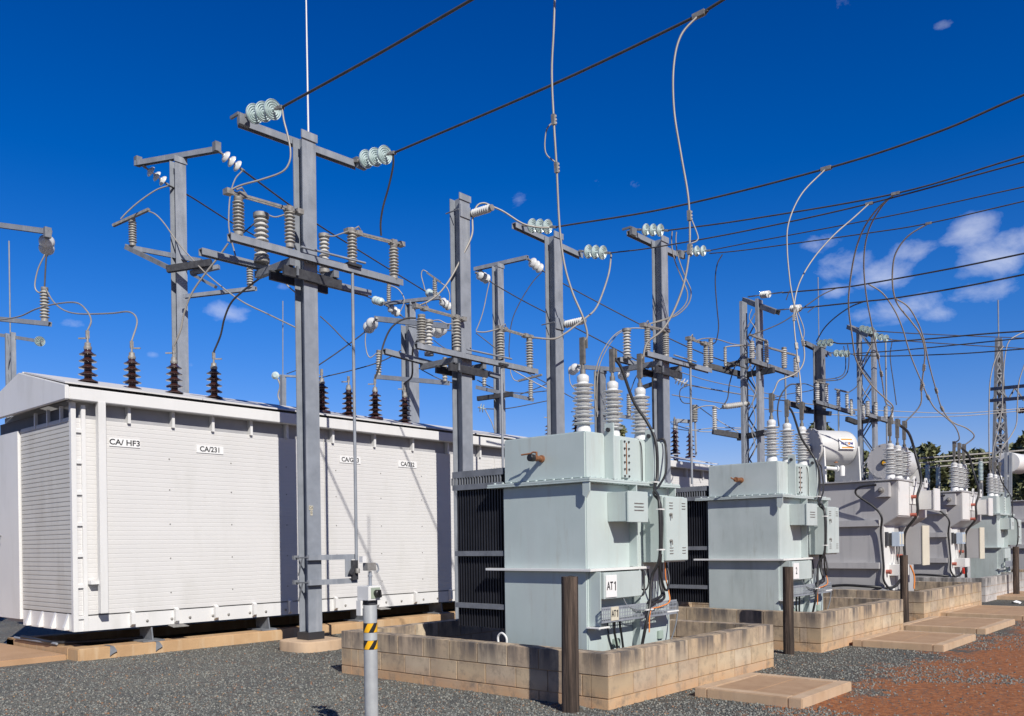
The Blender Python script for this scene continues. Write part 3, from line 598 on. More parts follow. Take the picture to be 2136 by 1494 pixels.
# ================================================================= TRANSFORMERS
def bushing(parent, base, r, hs, ht, mat=PORCW, n=11, blade=.45, tilt=0):
    """porcelain bushing: turret, sheds up to hs, terminal to ht"""
    base = V(base); pr = [(r*.62, 0), (r*.62, .02)]; st = (hs-.12)/n
    for i in range(n):
        z = .03+i*st; big = r if i % 2 == 0 else r*.84
        pr += [(r*.55, z+st*.12), (big*.96, z+st*.34), (big, z+st*.46), (big*.97, z+st*.56), (r*.62, z+st*.66), (r*.55, z+st*.9)]
    pr += [(r*.5, hs-.08), (r*.56, hs-.07), (r*.56, hs-.02), (r*.4, hs-.005), (r*.36, hs)]
    b = MB().lathe([(r*x/r, z) for x, z in pr], base, (0, 0, 1), 24).build('bushing', mat, parent)
    MB().lathe([(r*.68, -.09), (r*.68, -.01), (r*.55, .02)], base, (0, 0, 1), 16).build('turret', GREYW, b)
    t = MB(); t.lathe([(r*.26, hs-.003), (r*.26, hs+.05), (r*.16, hs+.06), (r*.16, hs+(ht-hs)*.3)], base, (0, 0, 1), 12)
    z0 = hs+(ht-hs)*.28
    sd = V((.6, -.8, 0))*r*.36; t.bar(base+V((0, 0, z0)), base+V((0, 0, ht)), r*.3, r*.5)
    t.bar(base+V((0, 0, z0+(ht-z0)*.6))+sd, base+V((0, 0, ht*.985))+sd, r*.2, r*.2); t.build('terminal', TERM, b)
    return base+V((0, 0, ht))
def box_part(root, name, mat, a, b, o, bevel=.004):
    return MB().box((o[0]+a[0], o[1]+a[1], a[2]), (o[0]+b[0], o[1]+b[1], b[2])).build(name, mat, root, bevel=bevel)
def mint_transformer(o, label, sign, mat=MINT, tray='AT1', valve='brass', dz=0, far=False):
    ox, oy = o; root = thing('transformer', (ox, oy, 0), label, 'transformer', 'transformers standing in the bund walls')
    B = lambda n, m_, a, b, bv=.004: box_part(root, n, m_, a, b, o, bv)
    B('tank', mat, (0, 0, .08), (1.56, 1.1, 2.09), .012)
    B('upper_tank', mat, (-.0, .0, 2.128), (1.50, 1.08, 2.6), .014)
    m = MB(); m.box((ox-.07, oy-.10, 2.088), (ox+1.66, oy+1.27, 2.106)); m.box((ox-.066, oy-.096, 2.108), (ox+1.656, oy+1.266, 2.1285)); m.build('flange', mat, root, bevel=.002)
    m = MB()
    for x in np.arange(.0, 1.6, .095): m.lathe([(.013, 0), (.013, .014)], (ox+x, oy-.06, 2.1285), (0, 0, 1), 6); m.lathe([(.012, 0), (.012, .012)], (ox+x, oy-.06, 2.088), (0, 0, -1), 6)
    for y in np.arange(0.03, 1.25, .115): m.lathe([(.013, 0), (.013, .014)], (ox-.035, oy+y, 2.1285), (0, 0, 1), 6)
    m.build('flange_bolts', mat, root)['kind'] = 'stuff'
    m = MB(); m.box((ox-.075, oy-.10, 1.205), (ox+.0-.001, oy+1.3, 1.23)); m.box((ox-.0, oy-.10, 1.205), (ox+1.0, oy-.001, 1.23)); m.build('ledge', GREYW if not far else mat, root, bevel=.002)
    for z in (1.9,):
        MB().prism([(ox-.06, oy-.004, 2.087), (ox-.06, oy-.09, 2.087), (ox-.06, oy-.09, 2.0), (ox-.06, oy-.05, 1.93), (ox-.06, oy-.004, 1.96)], (.015, 0, 0)).build('jacking_bracket', mat, root)
        MB().prism([(ox+1.56, oy-.004, 2.087), (ox+1.56, oy-.09, 2.087), (ox+1.56, oy-.09, 2.0), (ox+1.56, oy-.004, 1.96)], (.015, 0, 0)).build('jacking_bracket', mat, root)
    # lifting lugs and stiffeners on the front face
    for x in (.33, 1.09):
        l = MB(); z0, z1 = 2.13, 2.70; y0, y1 = oy-.11, oy-.001
        l.box((ox+x, y0, z0), (ox+x+.022, y1, z1)); lg = l.build('lifting_lug', mat, root, bevel=.003)
        MB().lathe([(.022, -.012), (.022, .03)], (ox+x-.012, oy-.055, z1-.07), (1, 0, 0), 12).build('lug_hole', DARKST, lg)
    for (x, z0, z1) in ((.76, 1.235, 2.085), (.80, .1, 1.2)): MB().box((ox+x, oy-.095, z0), (ox+x+.02, oy-.001, z1)).build('stiffener', mat, root)
    # gauge strip
    gs = B('sight_gauge', mat, (.62, -.03, 2.16), (.745, -.001, 2.56)); m = MB(); m.box((ox+.675, oy-.034, 2.2), (ox+.69, oy-.0305, 2.53)); m.build('gauge_slot', RUST, gs)
    m = MB()
    for z in np.linspace(2.18, 2.54, 6):
        for x in (.645, .725): m.lathe([(.011, 0), (.011, .012)], (ox+x, oy-.03, z), (0, -1, 0), 6)
    m.build('gauge_bolts', DARKST, gs)
    # marshalling boxes
    sb = B('junction_box', mat, (.37, -.235, 1.70), (.72, -.001, 2.0)); B2 = MB().box((ox+.36, oy-.258, 1.69), (ox+.73, oy-.238, 2.005)).build('box_door', mat, sb, bevel=.004)
    m = MB()
    for k in range(3): m.box((ox+.47, oy-.266, 1.81+k*.035), (ox+.64, oy-.2585, 1.818+k*.035))
    m.build('vent_slot', CAP, B2)
    cb = B('control_cabinet', mat, (1.01, -.25, 1.27), (1.48, -.001, 1.975)); dr = MB().box((ox+1.03, oy-.285, 1.285), (ox+1.485, oy-.253, 1.965)).build('cabinet_door', mat, cb, bevel=.006)
    m = MB()
    for (zz, s_) in ((1.90, -1), (1.36, 1)):
        for k in range(3):
            for x in (1.10, 1.36): m.box((ox+x, oy-.292, zz+s_*k*.03), (ox+x+.07, oy-.2855, zz+s_*k*.03+.007))
    m.build('vent_slot', CAP, dr)
    for z in (1.78, 1.5): MB().lathe([(.013, 0), (.016, .02), (.008, .03)], (ox+1.11, oy-.285, z), (0, -1, 0), 10).bar((ox+1.11, oy-.31, z), (ox+1.115, oy-.31, z-.045), .012, .01, (0, -1, 0)).build('latch', CAP, dr)
    lb = B('terminal_box', mat if far else MINT2, (.06, -.16, .93), (.74, -.001, 1.19)); 
    B('cover_bracket', mat, (.03, -.14, .66), (.045, -.001, 1.2)); B('foot_ledge', GREYW, (-.03, -.16, .64), (.16, -.001, .658)); B('foot_ledge', GREYW, (1.2, -.19, .72), (1.44, -.001, .738))
    if sign:
        sp = MB().box((ox+.085, oy-.172, .945), (ox+.27, oy-.1605, 1.165)).build('sign_plate', SIGNW, lb, bevel=.002)
        at_one(.125, (ox+.178, oy-.1725, 1.055), sp, .72) if sign == 'AT1' else lettering(sign, .135, (ox+.178, oy-.1725, 1.055), (1, 0, 0), (0, 0, 1), sp, bold=.002, sx=.72)
    # perforated cable tray
    tr = MB(); zt0, zt1 = .70, .855; tx0, tx1 = -.02, 1.40
    tr.box((ox+tx0, oy-.185, zt0), (ox+tx1, oy-.181, zt0+.02)); tr.box((ox+tx0, oy-.185, zt1-.02), (ox+tx1, oy-.181, zt1)); tr.box((ox+tx0, oy-.181, zt0), (ox+tx1, oy-.12, zt0+.004)); 
    cw = .030
    nx = int((tx1-tx0)/cw)
    for i in range(nx+1):
        x = tx0+i*cw; tr.box((ox+x, oy-.1848, zt0+.0201), (ox+min(x+.012, tx1), oy-.1812, zt1-.0201))
    for k in (1, 2, 3): tr.box((ox+tx0, oy-.1846, zt0+.008+k*.036), (ox+tx1, oy-.1814, zt0+.017+k*.036))
    tro = tr.build('cable_tray', STEEL, root)
    if tray:
        sp = MB().box((ox+.135, oy-.192, .715), (ox+.265, oy-.1865, .85)).build('sign_plate', SIGNY, tro); at_one(.10, (ox+.2, oy-.1925, .782), sp, .62)
    B('earth_pad', GREEN_PAD, (.42, -.03, .42), (.53, -.001, .50)); B('earth_pad', GREEN_PAD, (1.28, -.03, .42), (1.37, -.001, .51))
    # drain valve on the end face
    p = V((ox, oy+.55, 2.36)); v = MB(); v.lathe([(.038, 0), (.038, .02), (.026, .025), (.026, .08), (.032, .085), (.032, .14), (.036, .145), (.036, .18)], p, (-1, 0, 0), 16)
    vo = v.build('drain_valve', RUST if valve != 'rust' else RUST, root)
    if valve == 'brass':
        MB().lathe([(.038, .145), (.038, .20), (.033, .205)], p, (-1, 0, 0), 16).build('black_plug', BLACK, vo)
        h = MB(); h.tube([p+V((-.09, 0, .02)), p+V((-.09, 0, .065))], .011, 8); h.tube([p+V((-.09, 0, .06)), p+V((-.10, .04, .066)), p+V((-.11, .06, .052)), p+V((-.13, .17, .045))], .009, 8); h.build('lever', RUST, vo)
    else:
        h = MB(); h.tube([p+V((-.17, 0, 0)), p+V((-.22, .03, .01)), p+V((-.23, .05, .03))], .010, 8); h.build('tap', RUST, vo)
    # radiator bank behind
    rx0, rx1, ry0, ry1 = .03, 1.35, 1.14, 1.86; rd = MB()
    for y in np.arange(ry0, ry1, .041): rd.box((ox+rx0+.03, oy+y, .57), (ox+rx1, oy+y+.016, 2.24))
    ro = rd.build('radiator_fins', RAD, root)
    m = MB(); m.box((ox+rx0-.005, oy+ry0-.02, 2.10), (ox+rx0+.015, oy+ry1+.03, 2.16)); m.box((ox+rx0-.005, oy+ry0-.02, 2.24), (ox+rx0+.015, oy+ry1+.03, 2.31))
    for y in np.arange(ry0-.0, ry1+.03, .041): m.box((ox+rx0-.004, oy+y+.016, 2.1601), (ox+rx0+.014, oy+y+.029, 2.2399))
    for y in np.arange(ry0-.0, ry1, .041): m.tube([(ox+rx0+.02, oy+y+.008, 2.30), (ox+rx1, oy+y+.008, 2.30)], .016, 8)
    m.build('radiator_header', STEEL2, ro)
    for za_ in (1.36, .78): MB().box((ox+rx0-.012, oy+ry0-.02, za_), (ox+rx0+.025, oy+ry1+.0, za_+.055)).build('radiator_strap', STEEL2, ro)
    tops = []
    for i, x in enumerate((.25, .78, 1.32)): tops.append(bushing(root, (ox+x, oy+.2, 2.665), .112, .55, .93 if i != 1 else .90))
    return root, tops
GREEN_PAD = M('green_earth_pad', (.36, .44, .38), (.3, .38, .33), .6)
A1 = (6.94, 5.10); A2 = (11.55, 5.17)
t1, tops1 = mint_transformer(A1, 'front mint green transformer with the AT1 sign and a brass valve', 'AT1', MINT, 'AT1', 'brass')
t2, tops2 = mint_transformer(A2, 'second mint green transformer, speckled, behind the second timber post', '2', MINT2, None, 'rust')
t5, tops5 = mint_transformer((25.9, 5.5), 'far small mint green transformer standing beyond the two grey ones', None, MINT2, None, 'rust', far=True)
def cables(o, idx, far=False):
    """cables strapped down the front of a mint transformer"""
    ox, oy = o; w_ = ['front mint transformer', 'second mint transformer', 'far mint transformer'][idx]
    q = lambda x, y, z: (ox+x, oy+y, z)
    tp = tops1 if idx == 0 else tops2 if idx == 1 else tops5
    c = wire('thick black cable from the middle bushing down the face of the %s' % w_,
         [tp[1]+V((.02, 0, -.09)), tp[1]+V((.10, -.05, -.2)), tp[1]+V((.22, -.12, -.55)), q(1.10, -.03, 2.78), q(1.09, -.14, 2.55), q(1.09, -.15, 2.2), q(1.0, -.17, 2.05), q(.86, -.31, 1.9), q(.86, -.31, 1.35), q(.86, -.22, 1.15), q(.83, -.21, 1.0), q(.80, -.22, .85), q(.72, -.225, .66), q(.70, -.15, .3)], .017, CABLE)
    c['group'] = 'black cables on the mint transformers'
    if far: return
    def ww(lb, P, r=.011, mat=CABLE): wire('%s, %s' % (lb, w_), [q(*p) for p in P], r, mat, group='black cables on the mint transformers')
    ww('black cable arching over the top edge and back to the strapped bundle', [(1.38, .05, 2.60), (1.42, -.03, 2.63), (1.43, -.06, 2.5), (1.3, -.13, 2.25), (1.12, -.16, 2.1), (.93, -.2, 2.0), (.90, -.31, 1.85), (.90, -.31, 1.4)], .013)
    ww('thin black cable down the tank face right of the bolted strip', [(.98, .02, 2.6), (.99, -.02, 2.5), (1.0, -.02, 2.14)], .006)
    ww('black hose sagging under the control cabinet', [(.90, -.3, 1.36), (.93, -.27, 1.18), (1.05, -.24, 1.0), (1.14, -.23, .98), (1.22, -.2, 1.1), (1.24, -.15, 1.27)], .013)
    ww('black cable bundle from the cabinet to the tray', [(1.16, -.12, 1.27), (1.15, -.13, 1.05), (1.10, -.18, .92), (.92, -.2, .88), (.78, -.21, .86)], .016)
    ww('black cable following the bundle from the cabinet to the tray', [(1.20, -.12, 1.27), (1.19, -.13, 1.03), (1.13, -.19, .89), (.95, -.205, .855), (.80, -.215, .82)], .014)
    ww('orange cable curling from the cabinet onto the tray', [(1.19, -.17, 1.27), (1.2, -.17, 1.1), (1.24, -.18, .95), (1.2, -.21, .84), (1.0, -.215, .80), (.80, -.225, .77), (.76, -.23, .55)], .007, ORANGE)
    ww('black loop hanging beside the terminal box', [(.78, -.06, 1.17), (.82, -.08, 1.02), (.92, -.09, .98), (1.0, -.08, 1.05), (1.02, -.06, 1.2)], .009)
    ww('grey flexible conduit from the corner of the terminal box', [(.70, -.12, .95), (.76, -.14, .93), (.83, -.13, .96), (.86, -.11, 1.1), (.86, -.1, 1.2)], .010, CABLE)
    ww('thin grey pair of wires from the terminal box along the tray', [(.42, -.14, .93), (.45, -.17, .85), (.55, -.21, .80), (.75, -.215, .79), (.95, -.21, .81)], .007, STEEL2)
    ww('black cable slanting down from the tray sign', [(.27, -.13, .71), (.32, -.1, .58), (.42, -.06, .42), (.46, -.05, .2)], .012)
    ww('black cable slanting down right of the tray sign', [(.36, -.13, .71), (.43, -.1, .6), (.52, -.06, .45), (.58, -.05, .2)], .012)
    ww('thin black cable dropping left of the slanting pair', [(.30, -.03, .70), (.33, -.02, .55), (.40, -.015, .38), (.45, -.02, .2)], .007)
    ww('grey wire dropping from the end of the tray', [(1.3, -.17, .84), (1.42, -.17, .83), (1.44, -.17, .74), (1.40, -.16, .55), (1.33, -.1, .3)], .008, STEEL2)
    m = MB()
    for z in (2.12, 1.82, 1.4, .78): m.box((ox+(.83 if z < 2 and z > 1 else .70 if z < 1 else 1.0), oy-(.335 if z > 1 and z < 2 else .24 if z < 1 else .17), z), (ox+(.925 if z < 2 and z > 1 else .84 if z < 1 else 1.1), oy-(.29 if z > 1 and z < 2 else .2 if z < 1 else .12), z+.014))
    for pc in (t1, t2)[idx:idx+1]: m.build('cable_clip', GREYW, pc)
cables(A1, 0); cables(A2, 1); cables((25.9, 5.5), 2, True)
def grey_transformer(o, label, sign, ledges, sx=1.85, sy=1.75, zt=2.62, cons=True, hood=.27, zh=1.91, btx=(.5, .95, 1.38), bz_=(2.72, .62, 1.15)):
    ox, oy = o; root = thing('transformer', (ox, oy, 0), label, 'transformer', 'transformers standing in the bund walls')
    B = lambda n, m_, a, b, bv=.004: box_part(root, n, m_, a, b, o, bv)
    MB().prism([(ox, oy, .08), (ox, oy, 1.74), (ox, oy-hood, zh), (ox, oy-hood, zt-.03), (ox, oy+sy, zt-.03), (ox, oy+sy, .08)], (sx, 0, 0)).build('tank', GREY, root, bevel=.01)
    MB().box((ox-.08, oy-hood-.02, zt-.028), (ox+sx+.05, oy+sy+.05, zt)).build('flange', GREY, root, bevel=.003)
    m = MB()
    for x in np.arange(.0, sx, .13): m.lathe([(.016, 0), (.016, .02)], (ox+x, oy-hood+.03, zt), (0, 0, 1), 6)
    for y in np.arange(-hood+.1, sy, .15): m.lathe([(.016, 0), (.016, .02)], (ox-.04, oy+y, zt), (0, 0, 1), 6)
    m.build('flange_bolts', GREY, root)['kind'] = 'stuff'
    for z in ledges: MB().box((ox-.10, oy+.05, z-.06), (ox-.001, oy+sy, z+.06)).build('stiffening_rib', GREY, root, bevel=.004)
    # white fascia plates on the hood and the lower front
    hy = oy-hood
    MB().box((ox+.02, hy-.012, zh+.02), (ox+.66, hy-.001, zt-.04)).build('front_plate', GREYW, root, bevel=.003)
    MB().box((ox+.70, hy-.02, zh+.25), (ox+1.15, hy-.001, zt-.12)).build('front_plate', GREYW, root, bevel=.003)
    MB().box((ox+.01, oy-.012, .45), (ox+.62, oy-.001, 1.72)).build('front_plate', GREYW, root, bevel=.003)
    for x in (.92, 1.65):
        l = MB().prism([(ox+x, hy-.03, zt-.1), (ox+x, hy-.03, zt+.03), (ox+x+.04, hy-.03, zt+.09), (ox+x+.13, hy-.03, zt+.09), (ox+x+.17, hy-.03, zt+.03), (ox+x+.17, hy-.03, zt-.1)], (0, .025, 0)).build('lifting_lug', GREYW, root)
        MB().lathe([(.028, 0), (.028, .006)], (ox+x+.085, hy-.031, zt+.02), (0, -1, 0), 10).build('lug_hole', DARKST, l)
    # small boxes
    sb = MB().box((ox+1.2, hy-.30, zh+.15), (ox+1.55, hy-.001, zh+.52)).build('junction_box', GREYW, root, bevel=.004); MB().box((ox+1.18, hy-.33, zh+.12), (ox+1.57, hy-.303, zh+.56)).build('box_door', WHITE, sb, bevel=.004)
    gb = MB().box((ox-.15, oy-.16, 2.28), (ox-.001, oy+.10, 2.55)).build('gauge_box', GREY, root, bevel=.004); MB().lathe([(.055, 0), (.055, .04), (.035, .045), (.02, .09)], (ox-.15, oy-.03, 2.41), (-1, 0, 0), 14).build('gauge_knob', CAP, gb)
    cc = MB().box((ox+.95, oy-.42, .98), (ox+1.35, oy-.001, 1.72)).build('control_cabinet', GREY, root, bevel=.004); MB().box((ox+.94, oy-.445, .96), (ox+1.37, oy-.423, 1.74)).build('cabinet_door', CREAM, cc, bevel=.004)
    MB().box((ox+.05, oy-.05, 1.35), (ox+.16, oy-.013, 1.62)).build('dark_plate', DARKST, root)
    for x in (.30, .46): g_ = MB().box((ox+x, oy-.20, 1.34), (ox+x+.12, oy-.06, 1.62)).build('meter', LBLUE, root, bevel=.006); MB().box((ox+x+.02, oy-.206, 1.38), (ox+x+.1, oy-.2015, 1.58)).build('meter_face', CREAM, g_)
    MB().box((ox+.28, oy-.06, 1.36), (ox+.6, oy-.001, 1.6)).build('meter_mount', DARKST, root)
    tb = MB().box((ox+.28, oy-.26, .78), (ox+.68, oy-.001, .99)).build('terminal_box', GREYW, root, bevel=.004)
    MB().lathe([(.04, 0), (.045, .09)], (ox+.12, oy-.012, .86), (0, -1, 0), 12).build('clamp', PINKRED, root)
    if sign: lettering(sign, .15, (ox+.40, oy-.263, .885), (1, 0, 0), (0, 0, 1), tb, bold=.001, sx=.8)
    for z in (2.3, 1.95, 1.5, 1.15): MB().tube([(ox+.78, oy-(hood if z > 1.9 else 0)-.001, z), (ox+.78, oy-(hood if z > 1.9 else 0)-.11, z)], .035, 10).build('cable_clamp', PINKRED, root)
    MB().box((ox+.05, oy-.2, .40), (ox+.55, oy-.001, .44)).build('foot_ledge', GREYW, root)
    tops = [bushing(root, (ox+x, hy+.28, bz_[0]), .13, bz_[1], bz_[2]) for x in btx]
    if cons:
        cc0, cd_, r, Ln = cons; cd_ = V(cd_).normalized(); sdv = V((0, 0, 1)).cross(cd_)
        cn = MB().lathe([(.05, 0), (r*.99, .004), (r, .02), (r, Ln*.82), (r*.97, Ln*.88), (r*.86, Ln*.94), (r*.6, Ln*.985), (.05, Ln)], cc0, cd_, 40).build('conservator', DRUM, root)
        m = MB(); m.lathe([(r*1.1, -.02), (r*1.1, .015)], cc0, cd_, 40); ef = m.build('end_flange', GREY, cn)
        m = MB()
        for k in range(14): a = k*math.pi/7; m.lathe([(.018, 0), (.018, .02)], cc0-cd_*.02+(sdv*math.cos(a)+up*math.sin(a))*r*1.04, -cd_, 6)
        m.build('end_bolts', GREY, ef)['kind'] = 'stuff'
        gc = cc0-cd_*.02-up*.05; gb_ = MB().lathe([(.10, 0), (.10, .06), (.09, .07)], gc, -cd_, 20).build('gauge_body', CAP, cn); MB().lathe([(.085, 0), (.084, .003)], gc-cd_*.071, -cd_, 20).build('gauge_face', BLACK, gb_)
        MB().lathe([(.05, 0), (.05, .002)], gc-cd_*.0745, -cd_, 20).build('gauge_dial', YEL, gb_)
        for k in (.06, Ln-.1):
            c_ = cc0+cd_*k; MB().prism([c_-sdv*(r*1.15)-up*(c_.z-zt), c_+sdv*(r*1.15)-up*(c_.z-zt), c_+sdv*(r*1.02), c_+sdv*(r*.9)-up*.15, c_-up*r*.99, c_-sdv*(r*.9)-up*.15, c_-sdv*(r*1.02)], cd_*.03).build('support_plate', GREYW, root)
        return root, tops, (cc0, cd_, r, Ln, sdv)
    return root, tops, None
G1 = (17.06, 5.56); G2 = (22.75, 5.85)
g1, topsg1, cn1 = grey_transformer(G1, 'first grey transformer with ribbed side and a white drum conservator carrying an orange sign', 'T2', (1.79, .98), cons=(U(1690, 934, 17.9), fw*math.cos(R(74))+rt*math.sin(R(74)), .36, .98))
cc0, cdv, r, Ln, sdv = cn1
# maker plate lies on the drum facing the front
a = R(8); pf = -V((sdv.x, sdv.y, 0))*(1 if sdv.dot(fw) > 0 else -1); pn = (pf*math.cos(a)+up*math.sin(a)).normalized(); pc = cc0+cdv*.60+pn*(r+.02); pu = (up*math.cos(a)-pf*math.sin(a)).normalized(); PR = cdv
sp = MB().bar(pc-PR*.18, pc+PR*.18, .01, .23, pu).build('maker_plate', SIGNW, g1)
for k in (-1, 1): MB().bar(pc+pn*.0065-PR*.13+pu*.085*k, pc+pn*.0065+PR*.13+pu*.085*k, .003, .03, pu).build('orange_band', ORSIGN, sp)
lettering('ALSTOM', .085, pc+pn*.0075, PR, pu, sp, BLUEINK, bold=.002, sx=.9)
MB().lathe([(.022, 0), (.022, .004)], pc+pn*.0085+PR*.045, pn, 16).build('orange_ring', ORSIGN, sp)
pa, pb = U(1722, 976, 17.4), U(1744, 978, 17.5); m = MB(); m.tube([pa, pb], .035, 12); m.lathe([(.065, 0), (.065, .03)], pb, (pb-pa), 16); m.build('relay_pipe', GREYW, g1)
q_ = U(1757, 993, 17.6); MB().lathe([(.05, 0), (.055, .18), (.035, .21)], q_, (0, 0, 1), 14).build('relay', GREYW, g1)
MB().lathe([(.04, 0), (.025, .03)], U(1744, 966, 17.6), (0, 0, 1), 10).build('breather', RUST, g1)
g2, topsg2, _ = grey_transformer(G2, 'second grey transformer, inside the pale grey wall, with a round gauge on its drum end', None, (2.13, 1.57, .95), cons=(U(1846, 962, 23.6), V((1, 0, 0)), .43, 1.7))
g3, topsg3, _ = grey_transformer((30.5, 4.6), 'dark grey transformer at the right edge, farthest of the transformers', None, (2.0, 1.2), cons=False)
W2 = lambda lb, P, r, mat=CABLE: wire(lb, P, r, mat, group='cables on the grey transformers')
for (o, tp, nm) in ((G1, topsg1, 'first grey transformer'), (G2, topsg2, 'second grey transformer')):
    ox, oy = o; q = lambda x, y, z: (ox+x, oy+y, z)
    W2('thick black cable from the middle bushing down the clamps of the %s' % nm, [tp[1]+V((.04, -.03, -.12)), tp[1]+V((.25, -.15, -.3)), tp[1]+V((.33, -.25, -.75)), q(.93, -.43, 2.62), q(.80, -.39, 2.3), q(.80, -.38, 1.95), q(.79, -.16, 1.6), q(.79, -.15, 1.1), q(.76, -.15, .7), q(.85, -.15, .45)], .026)
    W2('black cable wriggling from the gauge box down the side of the %s' % nm, [q(-.15, .06, 2.52), q(-.22, .35, 2.48), q(-.2, .42, 2.35), q(-.14, .12, 2.1), q(-.13, -.02, 1.9), q(-.06, .02, 1.6), q(-.05, -.02, 1.0), q(-.05, -.02, .7), q(.1, -.12, .5), q(.4, -.16, .5)], .020)
    W2('long black cable sagging across the foot of the %s' % nm, [q(-.16, 1.7, .62), q(-.16, 1.2, .56), q(-.14, .7, .6), q(-.1, .2, .58), q(.2, -.1, .56), q(.5, -.16, .7)], .026)
    W2('thin wires hanging under the meters of the %s' % nm, [q(.36, -.13, 1.34), q(.34, -.14, 1.15), q(.42, -.12, 1.08), q(.5, -.13, 1.2), q(.52, -.13, 1.34)], .010)
    W2('black cable dropping below the terminal box of the %s' % nm, [q(.5, -.2, .78), q(.6, -.18, .6), q(.7, -.16, .4)], .018)
W2('orange cable at the foot of the first grey transformer', [(G1[0]+.95, G1[1]-.2, .96), (G1[0]+1.02, G1[1]-.25, .75), (G1[0]+1.0, G1[1]-.25, .5)], .016, ORANGE)
W2('red cable boot below the terminal box of the second grey transformer', [(G2[0]+.25, G2[1]-.22, .76), (G2[0]+.28, G2[1]-.22, .62)], .03, REDP)
# drain hose inside the front bund
wire('pale grey hose loop standing inside the front block wall', [onX(1040, 1345, 6.75), onX(1039, 1328, 6.75), onX(1047, 1321, 6.75), onX(1056, 1330, 6.75), onX(1057, 1345, 6.75)], .012, GREYW, 'hose', 'hose')
# ================================================================= STEEL POLES
def zat(px, y, t): return H+((CY-(px-CX)*.0139)-y)/F*t
def hpole(label, pxl, pxr, t, ytop, z0=0, h=.23, b=.235, mat=STEEL, group='steel columns of the switchyard', cap=True, flip=False, tl=False):
    """H-section column: near and far flange facing -Y, web between"""
    pc = (pxl+pxr)/2; c = U(pc, 700, t); c.z = 0; c0 = U(pc, 1130, t); c.x, c.y = c0.x, c0.y; zt = zat(pc, ytop, t)
    root = thing('steel_pole', (c.x, c.y, z0), label, 'pole', group)
    m = MB(); x0, x1 = c.x-b/2, c.x+b/2; y0, y1 = c.y-h/2, c.y+h/2
    if not tl:
        m.box((x0, y0, z0), (x1, y0+.016, zt)); m.box((x0, y1-.016, z0), (x1, y1, zt-.03)); m.box((c.x-.01, y0+.0162, z0), (c.x+.01, y1-.0162, zt-.02))
    m.build('post', mat, root)
    if cap: MB().box((x0-.02, y0-.02, zt-.10), (x1+.02, y0-.002, zt+.015)).build('cap_plate', mat, root)
    return root, c, zt
def lpole(label, pxl, pxr, t, ytop, z0=0, mat=STEEL, group='steel columns of the switchyard', pitch=.5, dY=.42, xw=.14):
    """lattice column: two channels joined by zigzag lacing"""
    pc = (pxl+pxr)/2; c = U(pc, 1130, t); zt = zat(pc, ytop, t); wd = (pxr-pxl)/F*t
    root = thing('lattice_pole', (c.x, c.y, z0), label, 'pole', group)
    a = c-rt*wd*.5; b_ = c+rt*wd*.5
    m = MB()
    dY = wd/ .86*.8
    for sx in (-1, 1):
        p = V((c.x-sx*.03, c.y+sx*dY/2, 0)); m.box((p.x-xw, p.y-.035, z0), (p.x+xw, p.y+.035, zt))
    m.build('chord', mat, root); m = MB(); z = z0; s = 1
    while z < zt-pitch:
        for xx in (.015-xw, xw-.015): m.bar((c.x+xx, c.y-s*(dY/2-.03), z), (c.x+xx, c.y+s*(dY/2-.03), z+pitch), .035, .006, (1, 0, 0))
        z += pitch; s = -s
    m.build('lacing', mat, root); return root, c, zt
def arm(root, Y, a, b, w=.09, hh=.085, mat=STEEL, name='crossarm', ch=True):
    p, q = onY(*a, Y), onY(*b, Y); m = MB()
    (m.chan if ch else m.bar)(p, q, w, hh); return m.build(name, mat, root)
def barU(root, a, ta, b, tb, w=.07, h=.07, mat=STEEL, name='crossarm'):
    return MB().bar(U(*a, ta), U(*b, tb), w, h).build(name, mat, root)
def post(root, Y, px, yt, yb, wpx, n=9, mat=PORCT, cap=True, **kw):
    b = onY(px, yb, Y); t = dep(b); rs = wpx/2/F*t; return insul(root, b, b+V((0, 0, (yb-yt)/F*t)), rs, n, mat, cap=cap, **kw)
def stringY(label, a, b, Y, dpx, n=3, mat=TEAL, ends=True, **kw):
    """insulator string running out from the arm towards -Y; a, b are the survey marks of its ends"""
    p = onY(*a, Y); x = p.x; q = onX(*b, x); return discs(label, p, q, dpx/2/F*dep(p), n, mat, **kw), p, q
